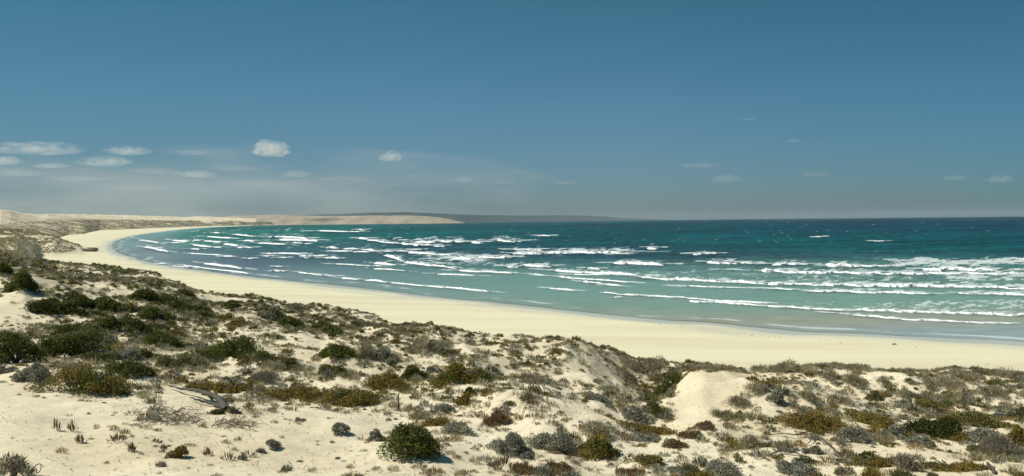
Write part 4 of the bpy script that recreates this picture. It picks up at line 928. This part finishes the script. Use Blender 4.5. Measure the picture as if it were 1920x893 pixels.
# ------------------------------------------------------------------ clouds
def cloud(px, py, wp, hp, Y, dens, lab, name='cloud', seed=0, deep=.4):
    C0 = unproj(np.array(float(px)), np.array(float(py)), np.array(float(Y))); s = Y / F; w, h = wp * s, hp * s
    # one closed lumpy body: every direction from the centre reaches the farthest of the lumps
    r_ = np.random.default_rng(seed); nu, nv = 96, 48
    U, V_ = np.meshgrid(np.linspace(0, 2 * np.pi, nu, endpoint=False), np.linspace(.02, np.pi - .02, nv))
    d = np.stack([np.cos(U) * np.sin(V_), np.sin(U) * np.sin(V_), np.cos(V_)], -1)
    rad = 1 + .34 * fbm(d[..., 0] * 2.6 + d[..., 2] * 1.3 + seed, d[..., 1] * 2.6 - d[..., 2] * .9, seed, 4)
    seam = np.linspace(0, 1, nu)[None, :]; rad = rad * (1 - smooth(.9, 1, seam)) + rad[:, :1] * smooth(.9, 1, seam)
    p = d * rad[..., None] * np.array([w / 2, w * deep, h / 2]); p[..., 2] = np.where(p[..., 2] < 0, p[..., 2] * .55, p[..., 2])
    i_ = np.arange(nv - 1)[:, None] * nu; j_ = np.arange(nu)[None]; j2 = (j_ + 1) % nu
    q = np.stack([i_ + j_, i_ + nu + j_, i_ + nu + j2, i_ + j2], -1).reshape(-1, 4)
    caps = [np.arange(nu)[None, :], (np.arange(nu)[::-1] + (nv - 1) * nu)[None, :]]
    me = mesh_np(name, p.reshape(-1, 3), [q] + caps)
    def noise(N, L, v):
        t = N.new('ShaderNodeTexCoord'); mp_ = N.new('ShaderNodeMapping'); L.new(t.outputs['Object'], mp_.inputs[0]); k = 3.2 / w
        mp_.inputs['Scale'].default_value = (k, k, 3.0 / h * .55); mp_.inputs['Location'].default_value = (seed * 3.1, seed * 1.7, 0)
        n = N.new('ShaderNodeTexNoise'); n.inputs['Scale'].default_value = 2.2; n.inputs['Detail'].default_value = 6; n.inputs['Roughness'].default_value = .62; L.new(mp_.outputs[0], n.inputs['Vector'])
        # thin towards the edge of the body
        e = N.new('ShaderNodeMapping'); L.new(t.outputs['Object'], e.inputs[0]); e.inputs['Scale'].default_value = (2 / w, 1 / (w * deep), 2 / h)
        ln = N.new('ShaderNodeVectorMath'); ln.operation = 'LENGTH'; L.new(e.outputs[0], ln.inputs[0])
        a = N.new('ShaderNodeMath'); a.operation = 'MULTIPLY_ADD'; L.new(ln.outputs['Value'], a.inputs[0]); a.inputs[1].default_value = -.34; nn = N.new('ShaderNodeMath'); nn.operation = 'MULTIPLY_ADD'; L.new(n.outputs['Fac'], nn.inputs[0]); nn.inputs[1].default_value = 2.3; nn.inputs[2].default_value = -.62; L.new(nn.outputs[0], a.inputs[2])
        r = N.new('ShaderNodeMapRange'); L.new(a.outputs[0], r.inputs[0]); r.inputs[1].default_value = .10; r.inputs[2].default_value = .62; r.inputs[3].default_value = 0; r.inputs[4].default_value = dens * (1 if name == 'cloud_bank' else .22) / (w * .6)
        L.new(r.outputs[0], v.inputs['Density'])
    mt = vol_mat(name + '_vapour', (1, 1, 1), 0, noise, .0)
    tag(link(name, me, mt, None, C0), lab, 'cloud', 'small clouds low in the sky')
CL = [(508, 283, 76, 40, 11000, 9, 'bright white puffy cloud, the brightest in the sky'), (732, 296, 46, 24, 12000, 6, 'small white cloud right of the brightest cloud'),
      (70, 281, 170, 28, 11000, 3.4, 'long flat cloud highest at the left edge'), (240, 285, 84, 22, 12000, 3.2, 'wispy slanted cloud between the long flat cloud and the brightest'),
      (365, 287, 76, 13, 12500, 1.4, 'faint streak of cloud left of the brightest cloud'), (200, 305, 100, 26, 12500, 2.8, 'broad pale cloud above the grey bank at left'), (12, 303, 60, 22, 12500, 3.2, 'rounded cloud cut by the left edge under the long flat cloud'),
      (95, 312, 70, 13, 13000, 2.4, 'low flat cloud between the edge cloud and the broad pale cloud'), (370, 328, 76, 18, 14000, 2.8, 'pale lump in the bank below the faint streak'), (555, 328, 64, 18, 14000, 2.2, 'pale lump in the bank below the brightest cloud'),
      (870, 338, 34, 15, 15000, 2.0, 'small pale puff over the dark hills'), (945, 343, 52, 9, 15000, 1.8, 'thin pale streak over the dark hills'), (1060, 343, 60, 9, 15000, 1.6, 'thin pale streak over the end of the hills'),
      (1312, 312, 92, 16, 13000, 1.5, 'grey slanted streak above the sea right of centre'), (1362, 337, 66, 22, 15000, 1.9, 'soft pale cloud low over the sea right of centre'), (1528, 328, 60, 13, 15000, 1.1, 'faint grey cloud low between the soft pale clouds'),
      (1487, 265, 32, 9, 11000, 1.3, 'small grey wisp over the sea, higher of two darker ones'), (1405, 224, 32, 7, 10000, 1.2, 'tiny grey wisp high over the sea'), (1792, 334, 60, 13, 15000, 1.5, 'pale low cloud near the right edge'), (1875, 337, 52, 18, 15000, 2.4, 'whitest low cloud by the right edge')]
CL += [(px, py, w, h, 15000, dn * .6, 'dull grey puff in the low cloud bank at left') for px, py, w, h, dn in ((30, 326, 110, 18, 2.2), (150, 336, 130, 13, 1.8), (290, 322, 100, 15, 1.6), (440, 317, 100, 15, 1.5), (640, 336, 110, 13, 1.7), (780, 330, 80, 11, 1.2), (480, 345, 150, 10, 1.2), (250, 352, 160, 10, 1.2))]
for k, (px, py, w, h, Y, dn, lab) in enumerate(CL): cloud(px, py, w, h, Y, dn, lab, seed=k + 2)
def bank(px0, px1, py0, py1, Y, dens, seed):
    cx = (px0 + px1) / 2; cloud(cx, (py0 + py1) / 2, px1 - px0, py1 - py0, Y, dens, 'wide dull grey cloud bank lying along the horizon at left', 'cloud_bank', seed=seed, deep=.25)
bank(-420, 1020, 288, 456, 70000, 1.35, 50)
